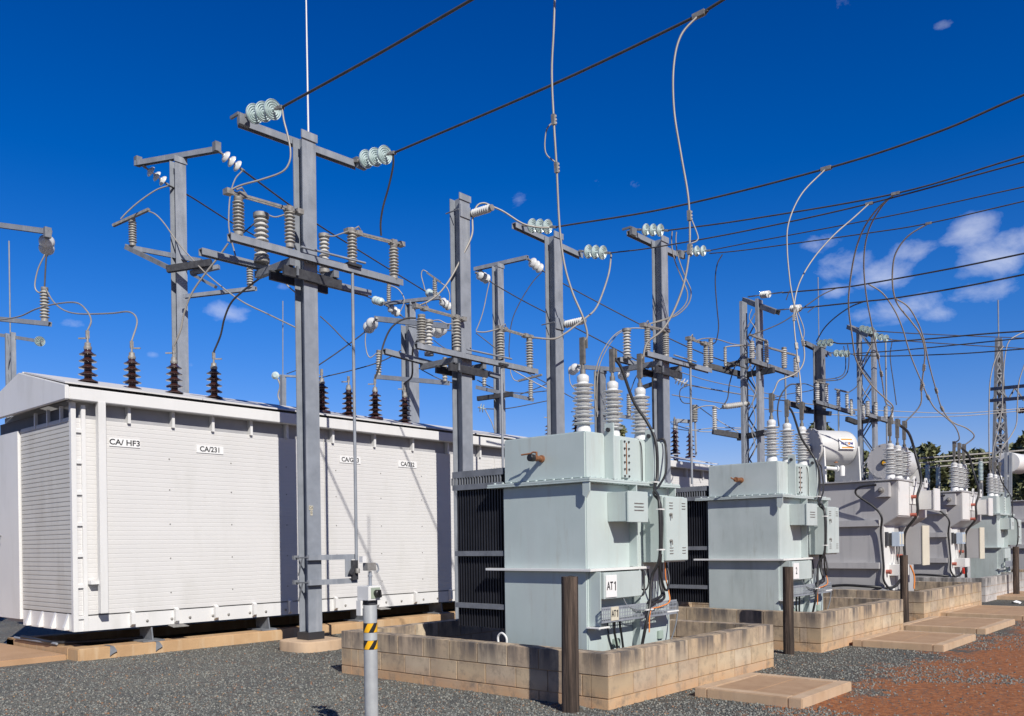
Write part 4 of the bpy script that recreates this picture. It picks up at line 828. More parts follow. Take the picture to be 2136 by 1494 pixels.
# ---- front row, four similar switch columns
def switch_column(pole, P):
    """P: survey marks of the arms, switch blades and posts"""
    root, c, zt = pole; Yn = c.y-.20; Yf = c.y+.62
    arm(root, Yn, *P['arm'], w=.10, hh=.095)
    if 'top' in P:
        arm(root, c.y+.19, *P['top'], w=.11, hh=.10)
        for e in P['top']:
            p = onY(*e, c.y+.19); m = MB(); m.box((p.x-.08, p.y-.13, p.z-.075), (p.x+.08, p.y-.065, p.z+.075)); m.box((p.x-.09, p.y-.1, p.z+.05), (p.x-.06, p.y+.1, p.z+.09)); m.build('arm_bracket', STEEL2, root)
    for a, b in P.get('rear', []): arm(root, Yf, a, b, w=.10, hh=.09)
    # cradle of short beams tying the arms to the column
    za = onY(*P['arm'][0], Yn).z
    for dx in (-.38, .38): MB().bar((c.x+dx, Yn-.02, za-.105), (c.x+dx, Yf+.05, za-.105), .09, .10).build('cradle_beam', STEEL2, root)
    for ya, yb in ((-.19, -.145), (.145, .19)): MB().box((c.x-.50, c.y+ya, za-.30), (c.x+.50, c.y+yb, za-.165)).build('clamp_beam', DARKST, root)
    ends = {}
    for px, yt, yb, w in P['posts']: post(root, Yn, px, yt, yb, w, 9, PORCT)
    for px, yt, yb, w in P.get('arrester', []):
        b = onY(px, yb, Yf-.1); t = dep(b); insul(root, b, b+V((0, 0, (yb-yt)/F*t)), w/2/F*t, 8, PORC, 'surge_arrester', cap=True, capw=1.05)
    for a, b in P['blades']:
        p, q = onY(*a, Yn), onY(*b, Yn); m = MB(); d = (q-p).normalized()
        m.bar(p+V((0, -.03, 0)), q+V((0, -.03, 0)), .018, .03); m.bar(p+V((0, .03, 0)), q+V((0, .03, 0)), .018, .03)
        for k in (.0, .16, .8, .95): m.bar(p+(q-p)*k-d*.04, p+(q-p)*k+d*.06, .11, .07)
        m.tube([p+(q-p)*.25+V((0, 0, .02)), p+(q-p)*.17+V((0, -.02, .10)), p+(q-p)*.10+V((0, -.02, .05))], .012, 6)
        m.build('switch_blade', CAP, root)
    for a, b in P.get('rods', []):
        p, q = onY(*a, Yn-.1), onY(*b, Yn-.1); MB().tube([p, q], .018, 8).build('linkage_rod', STEEL, root)
    if 'pipe' in P:
        a, b = P['pipe']; p = onY(*a, Yn-.02); q = onY(*b, Yn-.02); MB().tube([p, V((p.x, p.y, q.z))], .024, 10).build('operating_pipe', STEEL, root)
        MB().box((p.x-.12, p.y-.08, p.z+.02), (p.x+.12, p.y+.08, p.z+.06)).build('gear_plate', DARKST, root)
    # insulators for the bus, hung under the cradle
    MB().bar((c.x-.3, Yn-.02, za-.15), (c.x-.3, Yn-.02, za-.28), .03, .03, (1, 0, 0)).build('hanger', STEEL2, root)
P1 = hpole('nearest tall steel column, bolted to a round concrete footing and carrying a long lightning rod', 621, 671, 12.6, 284, .10)
r1, c1, z1 = P1; Y1 = c1.y
switch_column(P1, dict(arm=((478, 494), (837, 591)), top=((500, 256), (745, 346)), rear=[((418, 525), (570, 563)), ((669, 588), (771, 613))],
    posts=[(498, 412, 492, 25), (605, 433, 517, 23), (735, 477, 552, 22), (822, 511, 583, 21)], arrester=[(546, 446, 548, 31), (677, 489, 570, 22)],
    blades=[((475, 400), (629, 444)), ((726, 482), (840, 511))], rods=[((628, 515), (762, 549))], pipe=((735, 560), (742, 1172))))
MB().box((c1.x-.14, Y1-.135, .10), (c1.x+.14, Y1+.135, .26)).build('bitumen_coat', M('black_bitumen_paint', (.035, .035, .04), None, .45), r1)
MB().tube([(c1.x+.04, Y1-.05, z1), (c1.x+.03, Y1-.05, z1+2.9)], [.014, .009], 8).build('lightning_rod', GREYW, r1)
ob = MB().box((c1.x-.09, Y1-.122, 2.02), (c1.x-.02, Y1-.116, 2.08)).box((c1.x-.065, Y1-.122, 1.94), (c1.x-.03, Y1-.116, 2.01)).build('tag_plate', SIGNY, r1)
lettering('CA', .055, (c1.x-.055, Y1-.1225, 2.05), (1, 0, 0), (0, 0, 1), ob, sx=.9); lettering('0', .055, (c1.x-.048, Y1-.1225, 1.975), (1, 0, 0), (0, 0, 1), ob)
# operating box bracket low on the column
for za, nm in ((zat(650, 1163, 12.5), 'a'), (zat(650, 1215, 12.5), 'b')):
    m = MB(); m.box((c1.x-.15, Y1-.19, za-.04), (onY(742, 1165, Y1-.15).x, Y1-.132, za+.035)); m.build('bracket_rail', STEEL, r1)
    m = MB(); m.box((c1.x-.18, Y1+.13, za-.03), (c1.x+.15, Y1+.18, za+.03)); m.tube([(c1.x-.15, Y1-.17, za), (c1.x-.15, Y1+.2, za)], .012, 6); m.tube([(c1.x-.15, Y1-.02, za-.02), (c1.x-.13, Y1+.1, za-.26)], .012, 6); m.build('bracket_bolt', STEEL2, r1)
x_ = onY(735, 1190, Y1-.2).x
m = MB(); m.box((x_-.13, Y1-.20, zat(730, 1206, 12.4)), (x_-.01, Y1-.192, zat(730, 1160, 12.4))); m.build('gear_bracket', STEEL, r1)
m = MB(); m.box((x_-.03, Y1-.25, zat(740, 1212, 12.4)), (x_+.07, Y1-.205, zat(740, 1170, 12.4))); m.bar((x_-.09, Y1-.26, zat(738, 1200, 12.4)), (x_+.01, Y1-.26, zat(738, 1178, 12.4)), .04, .05); m.build('gear_box', DARKST, r1)
MB().lathe([(.035, 0), (.035, .06), (.03, .07)], (x_+.035, Y1-.28, zat(740, 1198, 12.4)), (0, 0, 1), 10).build('padlock', CAP, r1)
# round-cornered footing
p = onZ(654, 1348, .0); m = MB(); n = 40; rr = .40
vs = []
for z, k in ((-.05, 1.0), (.13, 1.0), (.145, .985), (.15, .95)):
    for i in range(n):
        a = 2*math.pi*i/n; q = (abs(math.cos(a))**4+abs(math.sin(a))**4)**(-.25); vs.append((c1.x+math.cos(a)*rr*k*q*.95, Y1-.0+math.sin(a)*rr*k*q*.95, z))
m.add(vs, [(i*n+k, i*n+(k+1) % n, (i+1)*n+(k+1) % n, (i+1)*n+k) for i in range(3) for k in range(n)], True); m.add(vs[-n:], [tuple(range(n))])
tag(m.build('concrete_footing', CONC2, None, loc=(c1.x, c1.y, 0)), 'rounded pink grey concrete footing under the nearest steel column', 'footing')
P2 = hpole('second steel column, rising from behind the front block wall with an insulator on its head', 947, 990, 15.9, 412, b=.263, h=.258)
switch_column(P2, dict(arm=((867, 721), (1119, 776)), rear=[((801, 733), (909, 762)), ((1017, 779), (1042, 787))],
    posts=[(880, 657, 718, 22), (953, 661, 733, 20), (1044, 687, 751, 18), (1105, 707, 768, 17)], arrester=[(895, 668, 742, 19)],
    blades=[((867, 639), (970, 667)), ((1040, 684), (1108, 704))], rods=[((974, 729), (1067, 749))], pipe=((1046, 766), (1049, 1100))))
r2, c2, z2 = P2
P3 = hpole('third steel column, standing just behind the front mint transformer', 1143, 1183, 17.2, 490, b=.252, h=.247)
r3_, c3, z3 = P3
arm(r3_, c3.y+.19, (1072, 470), (1212, 535), w=.11, hh=.1)
P4 = hpole('fourth steel column, between the two mint transformers', 1368, 1401, 17.5, 498)
r4, c4, z4 = P4
switch_column(P4, dict(arm=((1347, 738), (1481, 774)), top=((1312, 486), (1414, 534)), rear=[((1290, 750), (1349, 766))],
    posts=[(1351, 685, 737, 15), (1389, 694, 744, 15), (1439, 709, 758, 13), (1473, 722, 768, 13)], arrester=[(1308, 686, 749, 18)],
    blades=[((1341, 678), (1392, 691)), ((1436, 706), (1475, 719))], rods=[((1406, 741), (1452, 755))], pipe=((1440, 765), (1447, 1010))))
for (rr_, cc_, px0, y0_, px1, y1_, w) in ((r2, c2, 982, 447, 1027, 433, 17), (r3_, c3, 1176, 678, 1220, 668, 16)):
    a = onY(px0, y0_, cc_.y-.12); b = U(px1, y1_, dep(a)-.35); insul(rr_, a, b, w/2/F*dep(a), 8, PORCW, 'side_insulator')
    MB().box((cc_.x-.13, cc_.y-.15, a.z-.12), (cc_.x+.13, cc_.y-.116, a.z+.10)).build('side_plate', STEEL, rr_)
    MB().tube([(cc_.x-.16, cc_.y-.13, a.z), (cc_.x-.16, cc_.y+.2, a.z)], .012, 6).build('tie_bolt', STEEL2, rr_)
# strain strings of the front row and the overhead wires they hold
s1, p, q = stringY('string of three pale green discs at the left arm end of the nearest column', (509, 243), (588, 224), Y1+.12, 40); e1 = q
def overhead(label, q, via, end, px, r=.0165, sagn=.10, clamps=()):
    """conductor leaving towards -Y: passes the survey mark via, ends outside the picture"""
    P = [q]+[onX(v[0], v[1], q.x+(v[2] if len(v) > 2 else 0)) for v in via]
    d = (P[-1]-P[-2]).normalized(); P.append(P[-1]+d*end); return wire(label, P, r, ALUD, 'overhead_conductor', 'conductor', clamps=clamps), P
_, O1 = overhead('dark overhead conductor leaving the left arm of the nearest column, topmost in the photo', e1, [(780, 118), (983, 0)], 5, 5)
s2, p, e2 = stringY('string of three pale green discs at the right arm end of the nearest column', (742, 337), (822, 319), Y1+.12, 37)
_, O2 = overhead('dark overhead conductor from the nearest column right arm, clamped near the top edge', e2, [(1150, 178), (1458, 31), (1508, 0)], 4, 5, clamps=(2,))
s3, p, e3 = stringY('string of three pale green discs at the left arm end of the third column', (1092, 470), (1158, 474), c3.y+.10, 29)
_, O3 = overhead('dark overhead conductor sagging from the third column left arm to the right edge', e3, [(1400, 433), (1723, 352), (1950, 278), (2136, 198)], 3, 4, clamps=(2,))
s4, p, e4 = stringY('string of three pale green discs at the right arm end of the third column', (1210, 524), (1272, 528), c3.y+.10, 28)
_, O4 = overhead('dark overhead conductor from the right arm of the third column, crossing behind the fourth', e4, [(1367, 516), (1560, 481), (1813, 425), (2136, 338)], 3, 3, r=.013, clamps=(3,))
s5, p, e5 = stringY('string of three pale green discs at the left arm end of the fourth column', (1330, 479), (1392, 481), c4.y+.10, 25)
_, O5 = overhead('dark overhead conductor from the left arm of the fourth column, with a double clamp', e5, [(1560, 458), (1868, 404), (2136, 325)], 3, 3, r=.014, clamps=(2,))
s6, p, e6 = stringY('string of three pale green discs at the right arm end of the fourth column', (1425, 525), (1480, 523), c4.y+.10, 22)
_, O6 = overhead('upper of the twin overhead conductors from the right arm of the fourth column', e6, [(1560, 507), (1850, 452), (2136, 390)], 3, 3, r=.011)
_, O7 = overhead('lower of the twin overhead conductors from the right arm of the fourth column', e6+V((0, 0, -.06)), [(1560, 521), (1800, 488), (1937, 466), (2136, 420)], 3, 3, r=.011, clamps=(3,))
# jumpers on the nearest column
t = dep(e1)
W('pale jumper looping from the left string down to the switch of the nearest column', [(588.7, 225), (592, 251), (600, 282), (606, 315), (603, 340), (588, 359), (548, 374), (502, 387), (475, 400)], (t, dep(onY(475, 400, Y1-.2))), 4)
W('dark jumper hanging from the right string down to the switch of the nearest column', [(820, 322), (820, 346), (811, 389), (799, 432), (794, 465), (795, 492)], (dep(e2), dep(onY(795, 491, Y1-.2))), 4, ALUD)
t = 12.6
W('short jumper from the switch to the left arrester of the nearest column', [(548, 447), (560, 449), (575, 453), (597, 447)], 12.9, 3)
W('short jumper from the switch to the right arrester of the nearest column', [(678, 491), (695, 493), (708, 489), (728, 482)], 12.5, 3)
W('thin linkage cable running left from the arrester of the nearest column', [(534, 463), (510, 484), (480, 507)], 13.2, 3, ALUD)
W('brace cable falling from the rear arm past the nearest column', [(592, 586), (602, 598), (618, 612)], 13.0, 3)
# jumpers on column two and three
W('pale cable arching over the insulator on the head of the second column', [(1146, 475), (1120, 474), (1089, 466), (1051, 442), (1027, 431), (1010, 424), (995, 430), (986, 456), (984, 492), (961, 541), (939, 582), (916, 612), (890, 631), (867, 640)], (dep(e3), 15.6), 4)
W('pale jumper from the third column right string over its side insulator', [(1275, 531), (1270, 570), (1255, 617), (1241, 646), (1221, 664), (1201, 679), (1178, 696), (1154, 707), (1108, 704)], (dep(e4), 15.6), 4)
W('short jumper from the switch to the arrester of the second column', [(895, 671), (915, 668), (935, 676), (962, 670)], 15.8, 2.5)
W('short jumper between the two switches of the second column', [(993, 692), (1010, 693), (1030, 689), (1040, 686)], 15.6, 3)
W('double jumper from the left string of the fourth column, outer loop', [(1411, 484), (1410, 505), (1415, 537), (1429, 577), (1441, 606), (1438, 630), (1422, 650), (1400, 663), (1349, 678)], (dep(e5), 17), 2.6)
W('double jumper from the left string of the fourth column, inner loop', [(1402, 483), (1401, 510), (1408, 545), (1424, 585), (1434, 612), (1430, 634), (1412, 653), (1392, 664), (1349, 677)], (dep(e5), 17), 2.6)
W('dark jumper dropping from the right string of the fourth column', [(1507, 531), (1496, 552), (1492, 588), (1496, 646), (1499, 682), (1494, 711), (1486, 718)], (dep(e6), 18.5), 2.4, ALUD)
W('pale cable arching from the fourth column arrester down behind the mint bushings', [(1389, 693), (1350, 686), (1308, 686), (1281, 700), (1257, 733), (1243, 772), (1240, 816), (1243, 860)], 17.6, 2.6)
W('second pale cable arching beside the fourth column arrester down behind the bushings', [(1308, 688), (1286, 700), (1262, 735), (1248, 774), (1245, 830), (1246, 870)], 17.7, 2.2)
# ================================================================= TALL DROPPERS to the transformers
def onwire(P, y):                                                   # point on conductor polyline at Y = y
    for a, b in zip(P, P[1:]):
        if (a.y-y)*(b.y-y) <= 0: return a+(b-a)*((a.y-y)/(a.y-b.y))
    return P[-1]
top = onwire(O1, O1[-1].y+.3)
def drop(label, marks, t0, end, px=5, clamps=(), mat=ALU, start=None):
    L = [0]
    for a, b in zip(marks, marks[1:]): L.append(L[-1]+math.hypot(b[0]-a[0], b[1]-a[1]))
    t1 = dep(end); P = [U(m_[0], m_[1], t0+(t1-t0)*l/(L[-1]+1e-9)) for m_, l in zip(marks, L)]; P[-1] = end
    if start is not None: P[0] = start
    return wire(label, P, px/2/F*t1, mat, 'dropper_cable', 'cable', clamps=clamps)
drop('tall pale dropper to the first bushing of the front mint transformer', [(1160, -160), (1158, -40), (1155, 60), (1151, 150), (1155, 250), (1161, 350), (1167, 470), (1177, 550), (1194, 610), (1216, 662), (1225, 700), (1223, 735)], 8.6, tops1[0]+V((0, 0, -.05)), 4.6, clamps=(4, 5))
W('side loop clamped beside the tall dropper of the front mint transformer', [(1157, 252), (1140, 272), (1138, 318), (1160, 340)], 8.85, 3)
drop('long pale dropper to the third bushing of the front mint transformer', [(1458, 31), (1420, 75), (1405, 140), (1406, 230), (1420, 320), (1434, 400), (1438, 450), (1438, 520), (1427, 590), (1404, 652), (1380, 690), (1350, 715), (1341, 745), (1340, 770)], dep(O2[2]), tops1[2]+V((0, 0, -.05)), 4.6, clamps=(6, 7), start=O2[2])
W('side loop clamped beside the long dropper right of the fourth column', [(1440, 452), (1455, 490), (1454, 502), (1442, 508)], 9.9, 3)
drop('pale dropper to the first bushing of the second mint transformer', [(1723, 352), (1672, 405), (1645, 465), (1642, 520), (1647, 580), (1651, 608), (1658, 643), (1665, 674), (1675, 715), (1678, 743), (1673, 764), (1660, 779), (1640, 788), (1624, 795), (1616, 812), (1614, 835)], dep(O3[2]), tops2[0]+V((0, 0, -.05)), 3.2, clamps=(8,), start=O3[2])
drop('pale dropper to the third bushing of the second mint transformer', [(1813, 425), (1780, 455), (1740, 490), (1700, 535), (1672, 580), (1659, 620), (1656, 663), (1658, 698), (1661, 722), (1664, 750), (1670, 801), (1674, 850)], dep(O4[3]), tops2[2]+V((0, 0, -.05)), 3.2, clamps=(6, 8, 9), start=O4[3])
W('side loop clamped beside the crossing droppers', [(1659, 640), (1675, 680), (1677, 700), (1672, 712)], 12, 2.4)
drop('outer pale dropper from the double clamp to the first bushing of the first grey transformer', [(1868, 404), (1830, 436), (1800, 480), (1783, 530), (1773, 590), (1770, 640), (1777, 698), (1784, 745), (1800, 778), (1822, 808), (1848, 833), (1863, 850), (1866, 880)], dep(O5[2]), topsg1[0]+V((0, 0, -.05)), 3, start=O5[2])
drop('inner pale dropper from the double clamp, joining the outer one above the first grey transformer', [(1872, 404), (1840, 430), (1812, 480), (1802, 540), (1806, 610), (1819, 681), (1831, 743), (1838, 780), (1841, 801), (1847, 838), (1858, 848)], dep(O5[2]), U(1858, 848, dep(topsg1[0])), 2.8, clamps=(6, 7), start=O5[2])
drop('pale curving dropper to the third bushing of the first grey transformer', [(1937, 466), (1895, 492), (1870, 525), (1862, 560), (1863, 605), (1873, 636), (1900, 670), (1920, 698), (1929, 732), (1927, 767), (1922, 808), (1919, 846), (1913, 890)], dep(O7[3]), topsg1[2]+V((0, 0, -.05)), 3, clamps=(9, 10), start=O7[3])
drop('pale dropper sweeping down to the first bushing of the second grey transformer', [(1812, 593), (1841, 612), (1865, 646), (1882, 684), (1900, 743), (1924, 801), (1936, 829), (1951, 853), (1972, 870), (1993, 891), (2001, 915), (2001, 939)], 19, topsg2[0]+V((0, 0, -.05)), 2.6, clamps=(5, 6))
drop('pale dropper sweeping down to the third bushing of the second grey transformer', [(1866, 622), (1893, 639), (1913, 670), (1927, 708), (1938, 760), (1953, 815), (1965, 853), (1986, 880), (2017, 894), (2032, 911), (2036, 939)], 19.5, topsg2[2]+V((0, 0, -.05)), 2.6, clamps=(5, 6))
# ================================================================= COLUMNS BEHIND THE FRONT ROW ON THE RIGHT
L1 = lpole('lattice column with a top crossarm, standing behind the second mint transformer', 1556, 1591, 21.2, 628)
rl, cl_, zl = L1
MB().chan(U(1553, 626, 21.6), U(1622, 652, 20.6), .16, .12).build('crossarm', STEEL2, rl)
s7 = discs('white strain insulator at the left end of the crossarm on the lattice column', U(1562, 619, 21.4), U(1632, 610, 20.4), .085, 5, PORCW, link=.38)
s8 = discs('white strain insulator at the right end of the crossarm on the lattice column', U(1621, 647, 20.6), U(1700, 640, 19.6), .085, 5, PORCW, link=.38)
def rearcol(root, Y, arms, posts, rods=(), blades=(), beams=()):
    for a, b in arms: arm(root, Y, a, b, w=.11, hh=.10, mat=STEEL2)
    for px, yt, yb, w in posts: post(root, Y, px, yt, yb, w, 8, PORC, nn=10)
    for a, b in blades: MB().bar(onY(*a, Y), onY(*b, Y), .05, .04).build('switch_blade', CAP, root)
    for a, b in rods: MB().tube([onY(*a, Y), V((onY(*a, Y).x, onY(*a, Y).y, onY(*b, Y).z))], .025, 8).build('operating_pipe', STEEL, root)
    for a, b, ta, tb in beams: MB().bar(U(*a, ta), U(*b, tb), .1, .13).build('beam', DARKST, root)
rearcol(rl, cl_.y-.3, [((1564, 752), (1660, 784))], [(1569, 712, 753, 13), (1599, 713, 757, 12), (1636, 725, 768, 14), (1660, 746, 779, 11)], rods=[((1638, 776), (1641, 930))], blades=[((1563, 698), (1600, 712)), ((1605, 726), (1662, 742))],
        beams=[((1540, 785), (1614, 772), 21.6, 20.8), ((1468, 761), (1549, 782), 21.2, 21.4), ((1513, 764), (1562, 752), 21.3, 21.3), ((1487, 900), (1550, 911), 21.2, 21.4), ((1540, 914), (1597, 902), 21.6, 20.8)])
for px, yt, yb, w, mt in ((1483, 708, 757, 12, PORCT), (1513, 724, 764, 8, PORCT), (1491, 849, 898, 12, PORC)):
    b = U(px, yb, 21.2); insul(rl, b, b+V((0, 0, (yb-yt)/F*21.2)), w/2/F*21.2, 9, mt, nn=10)
insul(rl, U(1562, 842, 21.3), U(1508, 849, 21.1), .075, 10, PORC, 'side_insulator', nn=10)
P6 = hpole('dark steel column with a lightning rod, between the lattice columns', 1702, 1726, 25.5, 720, b=.28, h=.26, mat=STEEL2)
r6, c6, z6 = P6
MB().tube([(c6.x, c6.y, z6), (c6.x, c6.y, z6+2.0)], .014, 6).build('lightning_rod', STEEL, r6)
arm(r6, c6.y+.2, (1678, 716), (1730, 741), w=.13, hh=.12, mat=STEEL2)
rearcol(r6, c6.y-.3, [((1699, 838), (1780, 862))], [(1705, 797, 839, 11), (1724, 804, 846, 10), (1749, 813, 851, 10), (1767, 822, 857, 9)], rods=[((1749, 855), (1752, 905))], blades=[((1700, 795), (1728, 802)), ((1742, 812), (1770, 819))],
        beams=[((1679, 857), (1732, 863), 26, 25), ((1649, 843), (1690, 856), 25.6, 25.8)])
for px, yt, yb, w in ((1665, 800, 841, 12), (1776, 833, 866, 8)): b = U(px, yb, 25.4); insul(r6, b, b+V((0, 0, (yb-yt)/F*25.4)), w/2/F*25.4, 8, PORC, nn=10)
s9 = discs('string of three discs over the head of the dark steel column', U(1704, 717, 25.4), U(1737, 714, 24), .105, 3, TEAL, link=.06)
s10 = discs('string of three discs right of the head of the dark steel column', U(1730, 736, 25.2), U(1780, 739, 24), .10, 3, TEAL, link=.18)
L2 = lpole('slender lattice column farther right, with curled disc strings on its arm', 1798, 1828, 25.2, 690)
r7, c7, z7 = L2
MB().chan(U(1771, 682, 25.6), U(1815, 700, 24.6), .16, .12).build('crossarm', STEEL2, r7)
rearcol(r7, c7.y-.3, [((1809, 866), (1863, 882))], [(1801, 845, 876, 9), (1810, 837, 868, 11), (1827, 839, 872, 10), (1848, 848, 878, 10), (1861, 850, 882, 7)], rods=[((1847, 700), (1848, 925))],
        beams=[((1766, 874), (1785, 881), 25, 25.2), ((1783, 882), (1834, 874), 25.6, 24.8)])
s11 = discs('string of three discs at the left arm end of the slender lattice column', U(1788, 684, 25.2), U(1826, 691, 24), .10, 3, TEAL, link=.14)
s12 = discs('string of three discs at the right arm end of the slender lattice column', U(1815, 699, 24.8), U(1858, 708, 24), .10, 3, TEAL, link=.14)
for lb, pts, t_, px in (
    ('upper overhead conductor from the crossarm of the lattice column', [(1632, 611), (1745, 601), (1810, 592), (1986, 560), (2150, 526)], (20.4, 15), 3.4),
    ('lower overhead conductor from the crossarm of the lattice column', [(1690, 641), (1803, 629), (1866, 622), (2000, 600), (2150, 570)], (19.7, 15), 3.4),
    ('overhead conductor from the head of the dark steel column', [(1737, 714), (1765, 717), (1900, 710), (2050, 697), (2150, 690)], (24, 20), 3),
    ('overhead conductor from the slender lattice column, upper of its pair', [(1826, 691), (1950, 698), (2150, 706)], (24, 30), 2),
    ('overhead conductor from the slender lattice column, lower of its pair', [(1858, 709), (2000, 719), (2150, 728)], (24, 30), 2),
    ('overhead conductor below the discs of the dark steel column, upper of its pair', [(1780, 738), (1900, 729), (2150, 704)], (24, 20), 2.4),
    ('overhead conductor below the discs of the dark steel column, lower of its pair', [(1780, 741), (1850, 743), (2000, 738), (2150, 727)], (24, 20), 2.4),
    ('slack bond wire from the upper lattice conductor down to the switch', [(1745, 601), (1715, 615), (1690, 632), (1641, 667), (1607, 684), (1565, 700)], 20, 2.4),
    ('slack bond wire from the lower lattice conductor to the dark steel column', [(1803, 629), (1775, 640), (1745, 660), (1720, 684), (1703, 712)], (20, 24.5), 2.6),
    ('jumper loop right of the dark steel column, outer', [(1768, 719), (1771, 745), (1768, 775), (1755, 790), (1735, 794), (1705, 795)], 24.3, 2.2),
    ('jumper loop right of the dark steel column, inner', [(1760, 722), (1764, 750), (1762, 776), (1750, 787), (1728, 791), (1705, 792)], 24.3, 2),
    ('dark jumper hanging under the slender lattice column arm', [(1861, 712), (1857, 745), (1864, 800), (1870, 845)], 24.5, 2),
    ('loop from the slender lattice column to its lower posts', [(1820, 715), (1805, 745), (1795, 780), (1800, 812), (1815, 834)], 25, 2),
    ('long jumper falling from the slender lattice column to the dark column switch', [(1825, 700), (1810, 740), (1797, 780), (1788, 805), (1772, 818)], 25, 2),
    ('pale cable from the fourth column switch to the lattice column', [(1452, 711), (1465, 707), (1482, 706), (1500, 709), (1530, 718), (1562, 721)], (17.8, 21), 2.4),
    ('pale bar cable between the small post and the lattice column', [(1513, 724), (1530, 722), (1565, 721)], 21.2, 3),
    ('dark jumper curving from the lattice column to the horizontal insulator', [(1560, 735), (1545, 745), (1533, 765), (1522, 800), (1518, 830), (1510, 845)], 21.2, 2.4),
    ('pale cable from the hanging post insulator to the horizontal insulator', [(1446, 856), (1465, 848), (1488, 847), (1500, 853), (1508, 850)], 21.2, 2.4),
    ('black cable arching behind the bushings of the second mint transformer', [(1672, 804), (1650, 802), (1635, 815), (1625, 835), (1622, 860), (1625, 890)], 18, 3),
    ('pale cable from the far arrester over to the dark column', [(1665, 802), (1680, 801), (1700, 808)], 25, 2),
    ('thin cable drooping over the left of the dark column switch', [(1604, 833), (1640, 823), (1680, 817), (1702, 812)], 25, 1.8),
    ('pale wavy earth cable running down the lattice column', [(1568, 645), (1563, 665), (1577, 690), (1565, 720), (1568, 780), (1577, 810), (1570, 840), (1576, 875), (1568, 900), (1576, 930), (1570, 950)], 21.0, 2),
    ('thin dark wire stub on the upper lattice conductor', [(1648, 606), (1644, 614), (1640, 626)], 20.2, 2),
    ('thin dark wire stub on the lower lattice conductor', [(1704, 638), (1694, 644), (1685, 652)], 19.5, 2)):
    W(lb, pts, t_, px, ALUD if 'dark' in lb or 'overhead' in lb or 'bond' in lb or 'black' in lb else ALU)
# ================================================================= BACK ROW
PA = hpole('tall steel column behind the white housing, at the left with two arms', 363, 400, 17.2, 333, b=.23, h=.22)
ra, ca, za = PA
def armU(root, a, ta, b, tb, w=.1, h=.1, mat=STEEL, **k): return MB().chan(U(*a, ta), U(*b, tb), w, h).build('crossarm', mat, root)
armU(ra, (284, 342), 17.8, (455, 312), 16.8)
for a, t_ in (((288, 338), 17.8), ((452, 308), 16.8)):
    p = U(*a, t_); m = MB(); m.box((p.x-.06, p.y-.06, p.z-.08), (p.x+.06, p.y+.06, p.z+.1)); m.build('arm_bracket', STEEL2, ra)
armU(ra, (264, 515), 17.6, (421, 545), 17.0, .09, .09); barU(ra, (264, 516), 17.6, (357, 561), 16.9, .09, .09, STEEL2); barU(ra, (349, 562), 16.9, (441, 548), 16.8, .09, .13, DARKST); barU(ra, (398, 570), 17.0, (457, 557), 16.9, .08, .08); barU(ra, (402, 573), 17.0, (450, 599), 16.9, .09, .06, STEEL2); armU(ra, (384, 619), 16.9, (534, 602), 16.5, .08, .07)
insul(ra, U(277, 513, 17.5), U(276, 456, 17.5), .082, 9, PORCT); barU(ra, (236, 471), 17.6, (311, 437), 17.3, .06, .05, CAP, 'switch_blade'); insul(ra, U(522, 600, 16.5), U(521, 554, 16.5), .07, 7, PORCT)
discs('string of three white discs at the left arm end of the column behind the housing', U(300, 347, 17.7), U(352, 387, 18.1), .115, 3, PORCW)
discs('string of three white discs at the right arm end of the column behind the housing', U(457, 316, 16.8), U(507, 356, 17.2), .12, 3, PORCW)
PB = hpole('steel column behind the housing, topped by a level beam with two globe insulators', 844, 877, 20.5, 676, b=.3, h=.28)
rb_, cb_, zb_ = PB
armU(rb_, (783, 665), 20.6, (935, 681), 19.5, .1, .12); armU(rb_, (783, 786), 20.6, (936, 799), 19.5, .09, .1)
discs('white globe shaped insulator at the left end of the level beam behind the housing', U(786, 664, 20.5), U(762, 692, 21.5), .15, 2, PORCW, link=.22)
discs('white globe shaped insulator at the right end of the level beam, behind the second column', U(932, 679, 19.6), U(903, 698, 20.5), .15, 2, PORCW, link=.22)
insul(rb_, U(790, 784, 20.6), U(790, 731, 20.6), .075, 8, PORCT); insul(rb_, U(928, 796, 19.5), U(928, 746, 19.5), .07, 7, PORCT)
PC = hpole('short steel column seen over the level beam behind the housing', 852, 873, 26, 632, b=.22, h=.22)
rc_, cc_, zc_ = PC
armU(rc_, (800, 634), 26.4, (918, 621), 25.4, .1, .1)
insul(rc_, U(811, 630, 26.3), U(811, 593, 26.3), .075, 8, PORCT); insul(rc_, U(907, 619, 25.5), U(907, 581, 25.5), .075, 8, PORCT); barU(rc_, (891, 569), 25.6, (919, 589), 25.4, .06, .05, CAP, 'switch_blade')
discs('small pale green disc string at the left end of the far sloping beam', U(801, 632, 26.2), U(778, 625, 27), .13, 3); discs('small pale green disc string at the right end of the far sloping beam', U(917, 621, 25.5), U(889, 609, 26.5), .13, 3)
discs('small white disc string hanging right below the far sloping beam', U(806, 637, 26.2), U(836, 658, 26.8), .13, 3, PORCW, link=.18); discs('small white disc string at the lower right of the far sloping beam', U(915, 623, 25.4), U(942, 645, 26), .13, 3, PORCW, link=.18)
PD = hpole('tall steel column of the back row, between the second and third columns', 1034, 1058, 24, 553, b=.24, h=.22)
rd_, cd_, zd_ = PD
armU(rd_, (990, 562), 24.6, (1101, 537), 23.6, .1, .1); armU(rd_, (994, 808), 24.2, (1112, 834), 23.4, .1, .1); barU(rd_, (996, 832), 24, (1070, 822), 23.6, .1, .12, DARKST)
discs('string of three white discs left on the back row column', U(993, 569, 24.4), U(1021, 586, 24.9), .14, 3, PORCW); discs('string of three white discs right on the back row column', U(1102, 541, 23.6), U(1132, 565, 24.1), .14, 3, PORCW)
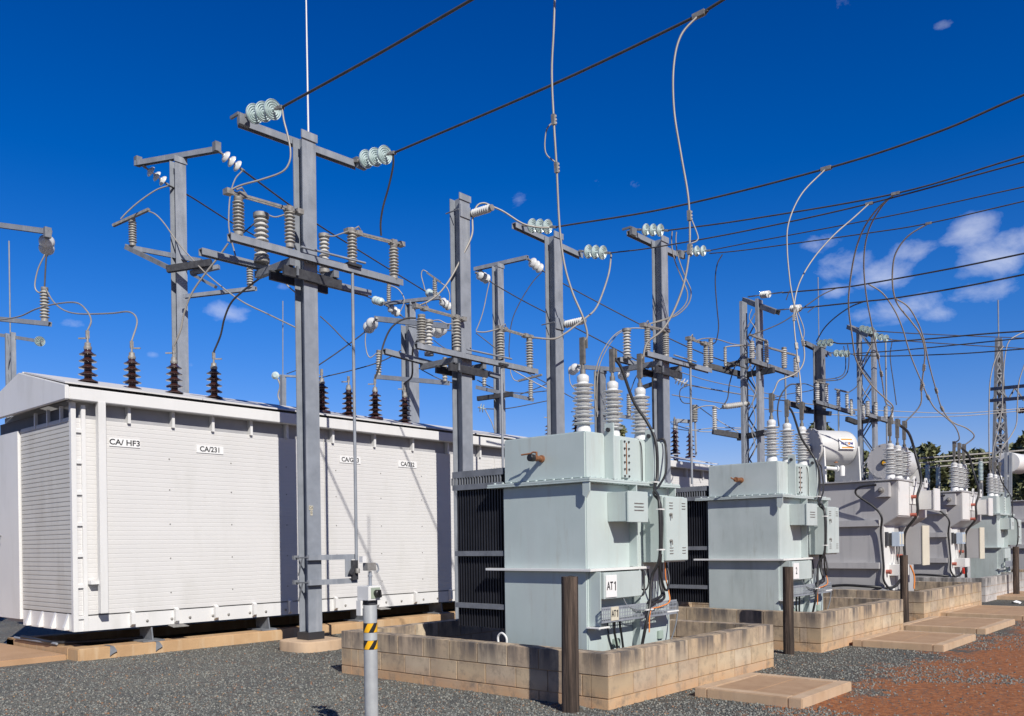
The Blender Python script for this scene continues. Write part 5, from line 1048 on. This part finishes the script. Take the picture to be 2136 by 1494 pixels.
insul(rd_, U(1107, 832, 23.4), U(1107, 793, 23.4), .075, 7, PORCT); barU(rd_, (1081, 795), 23.6, (1130, 782), 23.2, .06, .05, CAP, 'switch_blade'); insul(rd_, U(1010, 806, 24.1), U(1010, 786, 24.1), .07, 3, PORCT)
PE = hpole('dark steel column behind the bushings of the front mint transformer', 1246, 1266, 24, 772, b=.26, h=.22, mat=STEEL2)
re_, ce_, ze_ = PE
armU(re_, (1205, 765), 24.3, (1313, 773), 23.6, .1, .11); discs('globe insulator left on the dark column behind the front bushings', U(1208, 762, 24.2), U(1188, 778, 25), .14, 2, PORCW, link=.22); discs('globe insulator right on the dark column behind the front bushings', U(1311, 773, 23.6), U(1292, 788, 24.3), .14, 2, PORCW, link=.22)
armU(re_, (1246, 861), 24, (1320, 872), 23.6, .09, .09); insul(re_, U(1312, 868, 23.6), U(1312, 822, 23.6), .08, 8, PORCT)
PF = hpole('dark steel column seen beside the fourth column', 1367, 1376, 23, 758, b=.2, h=.1, mat=DARKST)
rf, cf, zf = PF
barU(rf, (1342, 808), 23.2, (1376, 796), 23, .1, .1, DARKST)
insul(rf, U(1371, 746, 23), U(1371, 712, 23), .07, 7, PORCT)
discs('three hanging white discs right of the fourth column', U(1408, 790, 20), U(1434, 803, 20), .11, 4, PORCW, link=.05)
PG = hpole('short far column right of the fourth column, with a small level arm', 1410, 1415, 26, 876, b=.1, h=.1, z0=0)
armU(PG[0], (1405, 877), 26, (1444, 880), 26, .1, .1); insul(PG[0], U(1449, 880, 25.8), U(1449, 845, 25.8), .11, 8, PORCT); MB().tube([U(1452, 950, 25.8), U(1450, 880, 25.8)], .03, 6).build('pipe', STEEL, PG[0])
# left edge group
PL = lpole('lattice column at the far left edge behind the gable', 18, 37, 24, 695, xw=.06)
rL, cL, zL = PL
MB().tube([(cL.x, cL.y, zL), (cL.x, cL.y, zL+2.55)], .02, 6).build('lightning_rod', STEEL, rL); barU(rL, (-6, 698), 24.5, (76, 711), 23.5, .09, .09); discs('glass disc insulator seen face on at the arm of the far left lattice column', U(76, 711, 23.5), U(88, 713, 23.0), .135, 1, TEAL)
ph = thing('insulator_frame', U(0, 470, 16), 'pair of steel arms entering at the left edge with a ribbed insulator', 'steel frame')
MB().chan(U(-60, 462, 16.4), U(104, 484, 15.4), .09, .09).build('crossarm', STEEL, ph); MB().chan(U(-60, 660, 16.4), U(104, 676, 15.4), .08, .08).build('crossarm', STEEL, ph)
MB().bar(U(-50, 455, 16.35), U(-48, 1130, 16.35), .2, .2, (1, 0, 0)).build('post', STEEL, ph)
MB().bar(U(99, 475, 15.4), U(99, 496, 15.4), .11, .08, (0, 1, 0)).build('arm_bracket', STEEL2, ph); insul(ph, U(93, 672, 15.5), U(93, 600, 15.5), .082, 9, PORCT)
discs('white globe insulator hanging at the end of the upper left arm', U(98, 486, 15.4), U(97, 532, 16.2), .135, 2, PORCW, link=.2)
W('dark lead from the round insulator down to the ribbed post at left', [(97, 530), (95, 560), (93, 598)], 15.5, 3.5, ALUD); W('pale loop beside the dark lead at left', [(94, 531), (80, 560), (73, 590), (75, 605), (84, 611), (91, 603)], 15.6, 3)
for lb, pts, t_, px, mt, *ex in (
    ('brown cable entering at the left edge and arching to the first roof bushing', [(-20, 670), (38, 661), (75, 645), (118, 634), (160, 632), (182, 650), (190, 670), (190, 700)], (15.5, dep(BT[0])), 3.2, ALU, 0),
    ('brown cable from the ribbed post at left to the second roof bushing', [(95, 602), (112, 630), (135, 648), (168, 655), (230, 654), (270, 651), (286, 670), (288, 705)], (15.5, dep(BT[1])), 3.2, ALU, 1),
    ('pale cable rising from the third roof bushing across the rear column', [(369, 722), (376, 690), (385, 650), (400, 612), (425, 575), (455, 537), (476, 508)], (dep(BT[2]), 13.2), 4, ALU, 2),
    ('dark cable curving up from the fourth roof bushing', [(452, 735), (460, 700), (468, 665), (482, 632), (506, 608), (545, 578)], (dep(BT[3]), 13), 4, ALUD, 3),
    ('brown cable arching from the roof bushing near the second column to its arrester', [(784, 800), (793, 760), (798, 725), (812, 690), (830, 672), (850, 664), (868, 664)], (dep(BT[6]), 16.2), 4, ALUD, 6),
    ('dark cable rising from the last nearby roof bushing past the level beam', [(852, 815), (859, 785), (860, 750), (862, 725), (871, 710)], (dep(BT[7]), 16.2), 4, ALUD, 7),
    ('line wire running from the left white disc string down to the far disc string', [(352, 387), (400, 412), (486, 466), (600, 530), (700, 588), (779, 625)], (17, 27), 2.6, ALUD),
    ('line wire from the right white disc string past the nearest column', [(507, 356), (606, 429), (668, 472), (780, 542), (889, 609)], (16.2, 26.5), 3, ALUD),
    ('pale jumper from the left white disc string to the switch blade at left', [(350, 388), (325, 397), (290, 421), (265, 443), (252, 457)], 17.2, 3, ALU),
    ('pale cable from the left switch blade running down past the rear column', [(310, 441), (325, 448), (343, 467), (373, 509), (408, 548), (439, 579), (500, 626), (560, 656), (618, 684)], (17.3, 16), 3, ALU),
    ('pale jumper loop left of the nearest column', [(505, 357), (490, 375), (480, 410), (477, 460), (480, 490), (491, 533)], (16.2, 13.6), 3, ALU),
    ('thin wire continuing right of the nearest column towards the roof bushings', [(668, 660), (690, 680), (715, 706), (732, 722)], 15, 2.4, ALUD),
    ('thin line wire from the left globe insulator down to the left', [(762, 692), (740, 709), (700, 738), (660, 765)], 21.5, 2.6, ALUD),
    ('thin line wire crossing behind the level beam column', [(660, 790), (740, 771), (800, 752), (843, 727)], 22, 2.4, ALUD),
    ('pale jumper under the left globe insulator', [(763, 695), (762, 715), (766, 738), (773, 746), (785, 737), (790, 731)], 20.7, 2.4, ALU),
    ('pale loop left of the far switch blade', [(892, 568), (882, 564), (879, 575), (884, 595), (887, 607)], 25.8, 2.2, ALU),
    ('pale loop right of the far switch blade', [(919, 590), (932, 600), (938, 618), (934, 640)], 25.2, 2.2, ALU),
    ('pale loop below the small disc string of the far beam', [(812, 595), (830, 603), (842, 620), (842, 634), (834, 652)], 25.8, 2.2, ALU),
    ('thin line wire from the lower disc string to the second column', [(836, 658), (850, 669), (860, 678)], 24.5, 2.2, ALUD),
    ('thin line wire from the right small disc string to the second column', [(942, 645), (955, 657), (970, 668)], 24.5, 2.2, ALUD),
    ('thin line wire falling right behind the level beam towards the second column', [(843, 751), (880, 772), (920, 792), (950, 800)], 20.6, 2, ALUD),
    ('thin straight wire from the level beam to the second column', [(924, 690), (950, 690)], 20, 2.2, ALUD),
    ('thin wire crossing under the second column switch', [(905, 710), (925, 725), (950, 737)], 21, 1.8, ALUD),
    ('line wire from the left disc string of the back row column', [(1021, 586), (1034, 595), (1090, 627), (1146, 656), (1250, 710), (1310, 742), (1410, 790)], (23.6, 20), 2.4, ALUD),
    ('line wire from the right disc string of the back row column to behind the fourth', [(1132, 565), (1150, 577), (1184, 597), (1270, 643), (1350, 684), (1460, 735), (1560, 770)], (23, 21), 2.4, ALUD),
    ('pale jumper under the left disc string of the back row column', [(1021, 588), (1016, 610), (1010, 640), (1003, 665), (993, 690)], 22, 2.2, ALU),
    ('dark jumper under the right disc string of the back row column', [(1130, 568), (1110, 590), (1085, 630), (1068, 670), (1062, 720), (1063, 750)], 22.5, 2, ALUD),
    ('thin wire crossing behind the second column switch to the right', [(993, 695), (1015, 712), (1035, 728)], 22, 2, ALUD),
    ('pale loop down to the small far switch blade', [(1064, 765), (1066, 780), (1072, 792), (1082, 796)], 23.5, 2, ALU),
    ('thin line wire falling right above the small far switch', [(1070, 772), (1110, 795), (1148, 815)], 22, 2.2, ALU),
    ('thin line wire falling right behind the third column', [(1100, 778), (1150, 805), (1205, 835), (1290, 870)], 24, 2, ALUD),
    ('thin line wire left of the small far switch', [(995, 793), (1030, 810), (1080, 820), (1148, 815)], 25, 2, ALUD),
    ('thin line wire rising right under the far switch', [(1085, 823), (1115, 812), (1148, 798)], 25, 2, ALUD),
    ('long thin line wire from the far glass insulator rising to the right', [(1010, 853), (1060, 852), (1148, 835)], 27, 2, ALUD),
    ('pale wire curving down to the roof from the far glass insulator', [(1012, 855), (1020, 870), (1027, 885), (1031, 898)], 27, 2, ALU),
    ('long pale line wire crossing behind the operating pipe of the fourth column', [(1434, 803), (1560, 825), (1680, 842), (1800, 858)], (20, 34), 2.4, ALU),
    ('second long pale line wire below the first, right of the fourth column', [(1402, 824), (1510, 842), (1630, 858)], (24, 30), 2, ALU),
    ('long thin wire from the fourth column to the lattice column', [(1418, 776), (1480, 795), (1560, 812), (1640, 830)], (24, 30), 1.8, ALU),
    ('loop under the hanging white discs', [(1434, 805), (1420, 812), (1418, 828), (1425, 840), (1440, 842)], 20.5, 2, ALUD),
    ('thin wire crossing down from the post insulator toward the lower lattice arm', [(1452, 845), (1490, 872), (1540, 902)], 23, 1.8, ALU),
    ('thin wire sagging left of the lower lattice arm', [(1400, 893), (1440, 898), (1490, 893), (1562, 893)], 24, 1.8, ALU),
    ('second thin wire sagging left of the lower lattice arm', [(1400, 884), (1440, 896), (1480, 901), (1560, 894)], 24, 1.8, ALU),
    ('thin wire fanning left behind the fourth column', [(1205, 800), (1240, 815), (1300, 835)], 25, 2, ALUD),
    ('thin pale wire under the globe insulators behind the bushings', [(1187, 780), (1190, 800), (1200, 812), (1225, 820)], 24.5, 2, ALU),
    ('far line wire low between the columns toward the right tower', [(1700, 850), (1870, 858), (2000, 862), (2136, 852)], 34, 1.6, ALU),
    ('second far line wire low between the columns toward the right tower', [(1640, 860), (1850, 870), (2000, 868), (2136, 857)], 34, 1.6, ALU),
    ('brown jumper in front of the post behind the front bushings', [(1313, 823), (1325, 790), (1335, 775)], 24, 2, ALUD)):
    if ex and ex[0] in (2, 3, 6, 7): pts = pts[::-1]; t_ = t_[::-1]
    W(lb, pts, t_, px, mt, end=BT[ex[0]] if ex else None)
discs('small glass disc insulator low behind the second column', U(998, 850, 27), U(1012, 853, 27), .14, 2, TEAL, link=.1)
pm = thing('short_pole', U(590, 900, 22), 'small steel mast with a rod, over the roof left of the nearest column', 'mast')
MB().bar(U(590, 880, 22), U(590, 783, 22), .12, .12, (1, 0, 0)).build('post', STEEL, pm); MB().tube([U(590, 783, 22), U(590, 628, 22)], .014, 6).build('lightning_rod', STEEL, pm); MB().bar(U(570, 783, 22), U(622, 786, 22), .06, .05).build('crossarm', STEEL, pm)
MB().lathe([(.09, 0), (.1, .03), (.05, .07)], U(575, 784, 22), -fw, 14).build('disc', TEAL, pm); MB().tube(spline([U(578, 788, 22), U(584, 805, 22), U(580, 825, 22), U(586, 842, 22), U(590, 850, 22)]), .02, 6).build('coiled_cable', ALU, pm)
W('thin dark wire from the small roof mast to the right', [(598, 780), (625, 770), (640, 763)], 22, 1.8, ALUD)
# ================================================================= FAR RIGHT: tower, bus bars, trees
tw = thing('lattice_tower', onZ(2087, 1160, 0), 'slender far lattice tower with a rod and a girder reaching right', 'tower')
tt = 40.0; mt = MB(); ch = [((2072, 1000), (2079, 706)), ((2104, 1000), (2087, 706)), ((2088, 1000), (2083, 706))]
chord3 = [[U(a[0], a[1], tt+k), U(b[0], b[1], tt+k*.3)] for (a, b), k in zip(ch, (0, 0, 1.0))]
for a, b in chord3: mt.bar(a+(a-b)*.25, b, .12, .12, (1, 0, 0))
mt.build('leg', STEEL2, tw); mt = MB()
for i in range(12):
    f0, f1 = i/12, (i+1)/12
    for j in range(3):
        A, B_ = chord3[j], chord3[(j+1) % 3]; p0 = A[0]+(A[1]-A[0])*f0; p1 = B_[0]+(B_[1]-B_[0])*f1; p2 = B_[0]+(B_[1]-B_[0])*f0
        mt.bar(p0, p1, .06, .06); mt.bar(p2, A[0]+(A[1]-A[0])*f1, .05, .05)
        if i % 3 == 0: mt.bar(p0, p2, .07, .07)
mt.build('lacing', STEEL2, tw); MB().tube([U(2083, 706, tt), U(2082, 626, tt)], .03, 6).build('lightning_rod', STEEL, tw)
mt = MB(); mt.bar(U(2066, 812, tt), U(2160, 803, 38), .14, .14); mt.bar(U(2066, 836, tt), U(2160, 828, 38), .14, .14)
for k in range(6): mt.bar(U(2070+k*16, (836, 810)[k % 2], tt-.2*k), U(2086+k*16, (808, 833)[k % 2], tt-.2*k), .06, .06)
mt.build('girder', STEEL2, tw)
insul(tw, U(2122, 857, 37), U(2150, 855, 37), .14, 4, BROWN, 'side_insulator', nn=8)
for lb, pts, px in (('pale cable arching off the right edge above the far tower', [(2150, 688), (2125, 698), (2105, 712), (2097, 740), (2092, 800), (2090, 850), (2083, 890), (2073, 930), (2070, 955)], 2.4),
                    ('pale cable beside the far tower dropping to the far mint bushings', [(2093, 722), (2078, 745), (2066, 790), (2063, 850), (2063, 930), (2065, 965)], 2.4),
                    ('pale cable at the right edge curving down to the far drum', [(2137, 760), (2125, 800), (2122, 850), (2120, 885), (2108, 910), (2090, 935), (2086, 958)], 2.4)):
    W(lb, pts, 28, px, ALU)
fd = thing('drum_conservator', U(2110, 985, 29), 'white drum tank on steel props at the right edge behind the far mint transformer', 'tank')
MB().lathe([(.05, 0), (.33, .01), (.34, .03), (.34, 1.1), (.25, 1.25), (.05, 1.3)], U(2104, 965, 29), (1, -.1, 0), 24).build('drum', GREYW, fd)
MB().box(tuple(U(2090, 978, 29.3)-V((.05, .3, .3))), tuple(U(2104, 950, 29)+V((.05, .3, .1)))).build('plate', GREYW, fd)
for px in (2098, 2108): MB().bar(U(px, 945, 28.9), U(px, 1040, 28.9), .08, .08, (1, 0, 0)).build('prop', STEEL, fd)
bus = thing('bus_bar', onZ(1950, 1165, 0), 'row of horizontal tubular bus bars on posts in front of the trees', 'bus bar')
for (a, b, r_) in (((1770, 968), (2160, 938), .048), ((1770, 978), (2160, 947), .042), ((1770, 990), (2160, 956), .042)): MB().tube([U(*a, 44), U(*b, 44)], r_, 8).build('tube', CAP, bus)
for px, yt in ((1783, 948), (1787, 945), (1935, 965), (1957, 969), (2046, 958), (2010, 963)):
    b = U(px, yt+50, 43.5); insul(bus, b, b+V((0, 0, 50/F*43.5)), .13, 14, TEAL if px > 1800 else STEEL2, nn=8); MB().bar(b, V((b.x, b.y, 0)), .16, .16, (1, 0, 0)).build('support', STEEL2, bus)
def tree(label, px, ybase, ytop, wpx, t, seed, n=5200, group='gum trees behind the switchyard'):
    rng = random.Random(seed); b = U(px, 1125, t); b.z = 0; zt = zat(px, ytop, t); rw = wpx*.78/F*t
    root = thing('gum_tree', (b.x, b.y, 0), label, 'tree', group)
    tr = MB(); tr.tube([(b.x, b.y, 0), (b.x+.1, b.y, zt*.3), (b.x-.1, b.y+.1, zt*.6)], [.28, .2, .12], 8); cl = []
    for k in range(13):
        a = rng.uniform(0, 6.28); rr = rw*rng.uniform(.2, .8); z = zt*rng.uniform(.5, .93)*(1-.25*(rr/rw)**2)
        q = V((b.x+math.cos(a)*rr, b.y+math.sin(a)*rr, z)); cl.append((q, rw*rng.uniform(.28, .48))); tr.tube([(b.x, b.y, zt*rng.uniform(.2, .45)), (b.x+math.cos(a)*rr*.5, b.y+math.sin(a)*rr*.5, z*.75), q], [.12, .08, .03], 5)
    cl.append((V((b.x, b.y, zt-rw*.3)), rw*.35)); tr.build('trunk', BARK, root); m = MB()
    for i in range(n):
        q, s_ = cl[rng.randrange(len(cl))]; u = V((rng.gauss(0, 1), rng.gauss(0, 1), rng.gauss(0, .75))).normalized(); p = q+u*s_*rng.uniform(.3, 1.08)
        sz = rng.uniform(.16, .38); a = V((rng.uniform(-1, 1), rng.uniform(-1, 1), rng.uniform(-1, .4))).normalized(); c = a.cross(V((rng.uniform(-1, 1), rng.uniform(-1, 1), rng.uniform(-1, 1)))).normalized()
        m.add([p-a*sz, p+c*sz*.5, p+a*sz, p-c*sz*.5], [(0, 1, 2, 3)])
    m.build('crown', LEAF, root)
for i, (px, yt, w, t_) in enumerate(((1938, 928, 74, 62), (1995, 945, 70, 66), (2040, 940, 66, 64), (2100, 936, 60, 68), (2150, 905, 66, 60), (1885, 950, 60, 70), (1800, 945, 70, 66), (1712, 882, 66, 58), (1292, 893, 30, 40), (1845, 955, 60, 72), (2070, 950, 60, 72), (1960, 958, 70, 74), (1912, 936, 70, 70), (2018, 950, 74, 76), (2120, 928, 64, 72), (1975, 950, 64, 69), (1860, 957, 66, 76))):
    lab = ['olive gum tree with a rounded crown left of the far bus bar posts', 'low dark gum tree behind the bushings of the second grey transformer', 'spreading gum tree just left of the far lattice tower', 'gum tree showing right of the far lattice tower', 'tall dark gum tree cut by the right edge', 'gum tree mostly hidden behind the drum with the round gauge', 'gum tree between the white drum and the slender lattice column',
           'gum tree showing over the white drum conservator', 'small green tree tip showing behind the front bushings', 'gum tree filling the gap under the bus bars', 'gum tree behind the foot of the far lattice tower', 'gum tree low behind the far bus bar posts', 'gum tree rising just right of the round gauge drum', 'gum tree behind the middle bushing of the second grey transformer', 'gum tree between the far tower and the right edge', 'gum tree behind the leftmost bushing of the second grey transformer', 'low gum tree top beside the round gauge drum'][i]
    tree(lab, px, 1100, yt, w, t_, 20+i)
h = MB(); n = 60; vs = []
for i in range(n+1):
    px = 1765+i*9; t_ = 85; b = U(px, 1122, t_); zt = zat(px, 966+5*math.sin(i*.9)+4*math.sin(i*2.3), t_); vs += [(b.x, b.y, 0), (b.x, b.y, zt), (b.x+14*fw.x, b.y+14*fw.y, zt*.9), (b.x+14*fw.x, b.y+14*fw.y, 0)]
for i in range(n): h.add([vs[4*i+k] for k in range(4)]+[vs[4*i+4+k] for k in range(4)], [(0, 4, 5, 1), (1, 5, 6, 2), (2, 6, 7, 3)])
tag(h.build('far_scrub', M('dark_scrub', (.035, .045, .02), (.015, .02, .01), .9, 0, 1.2, bump=1, bs=2), None, loc=U(1800, 1122, 95)), 'far dark scrub along the horizon behind the yard', 'scrub', kind='stuff')
for nm in ('x',):
    pass
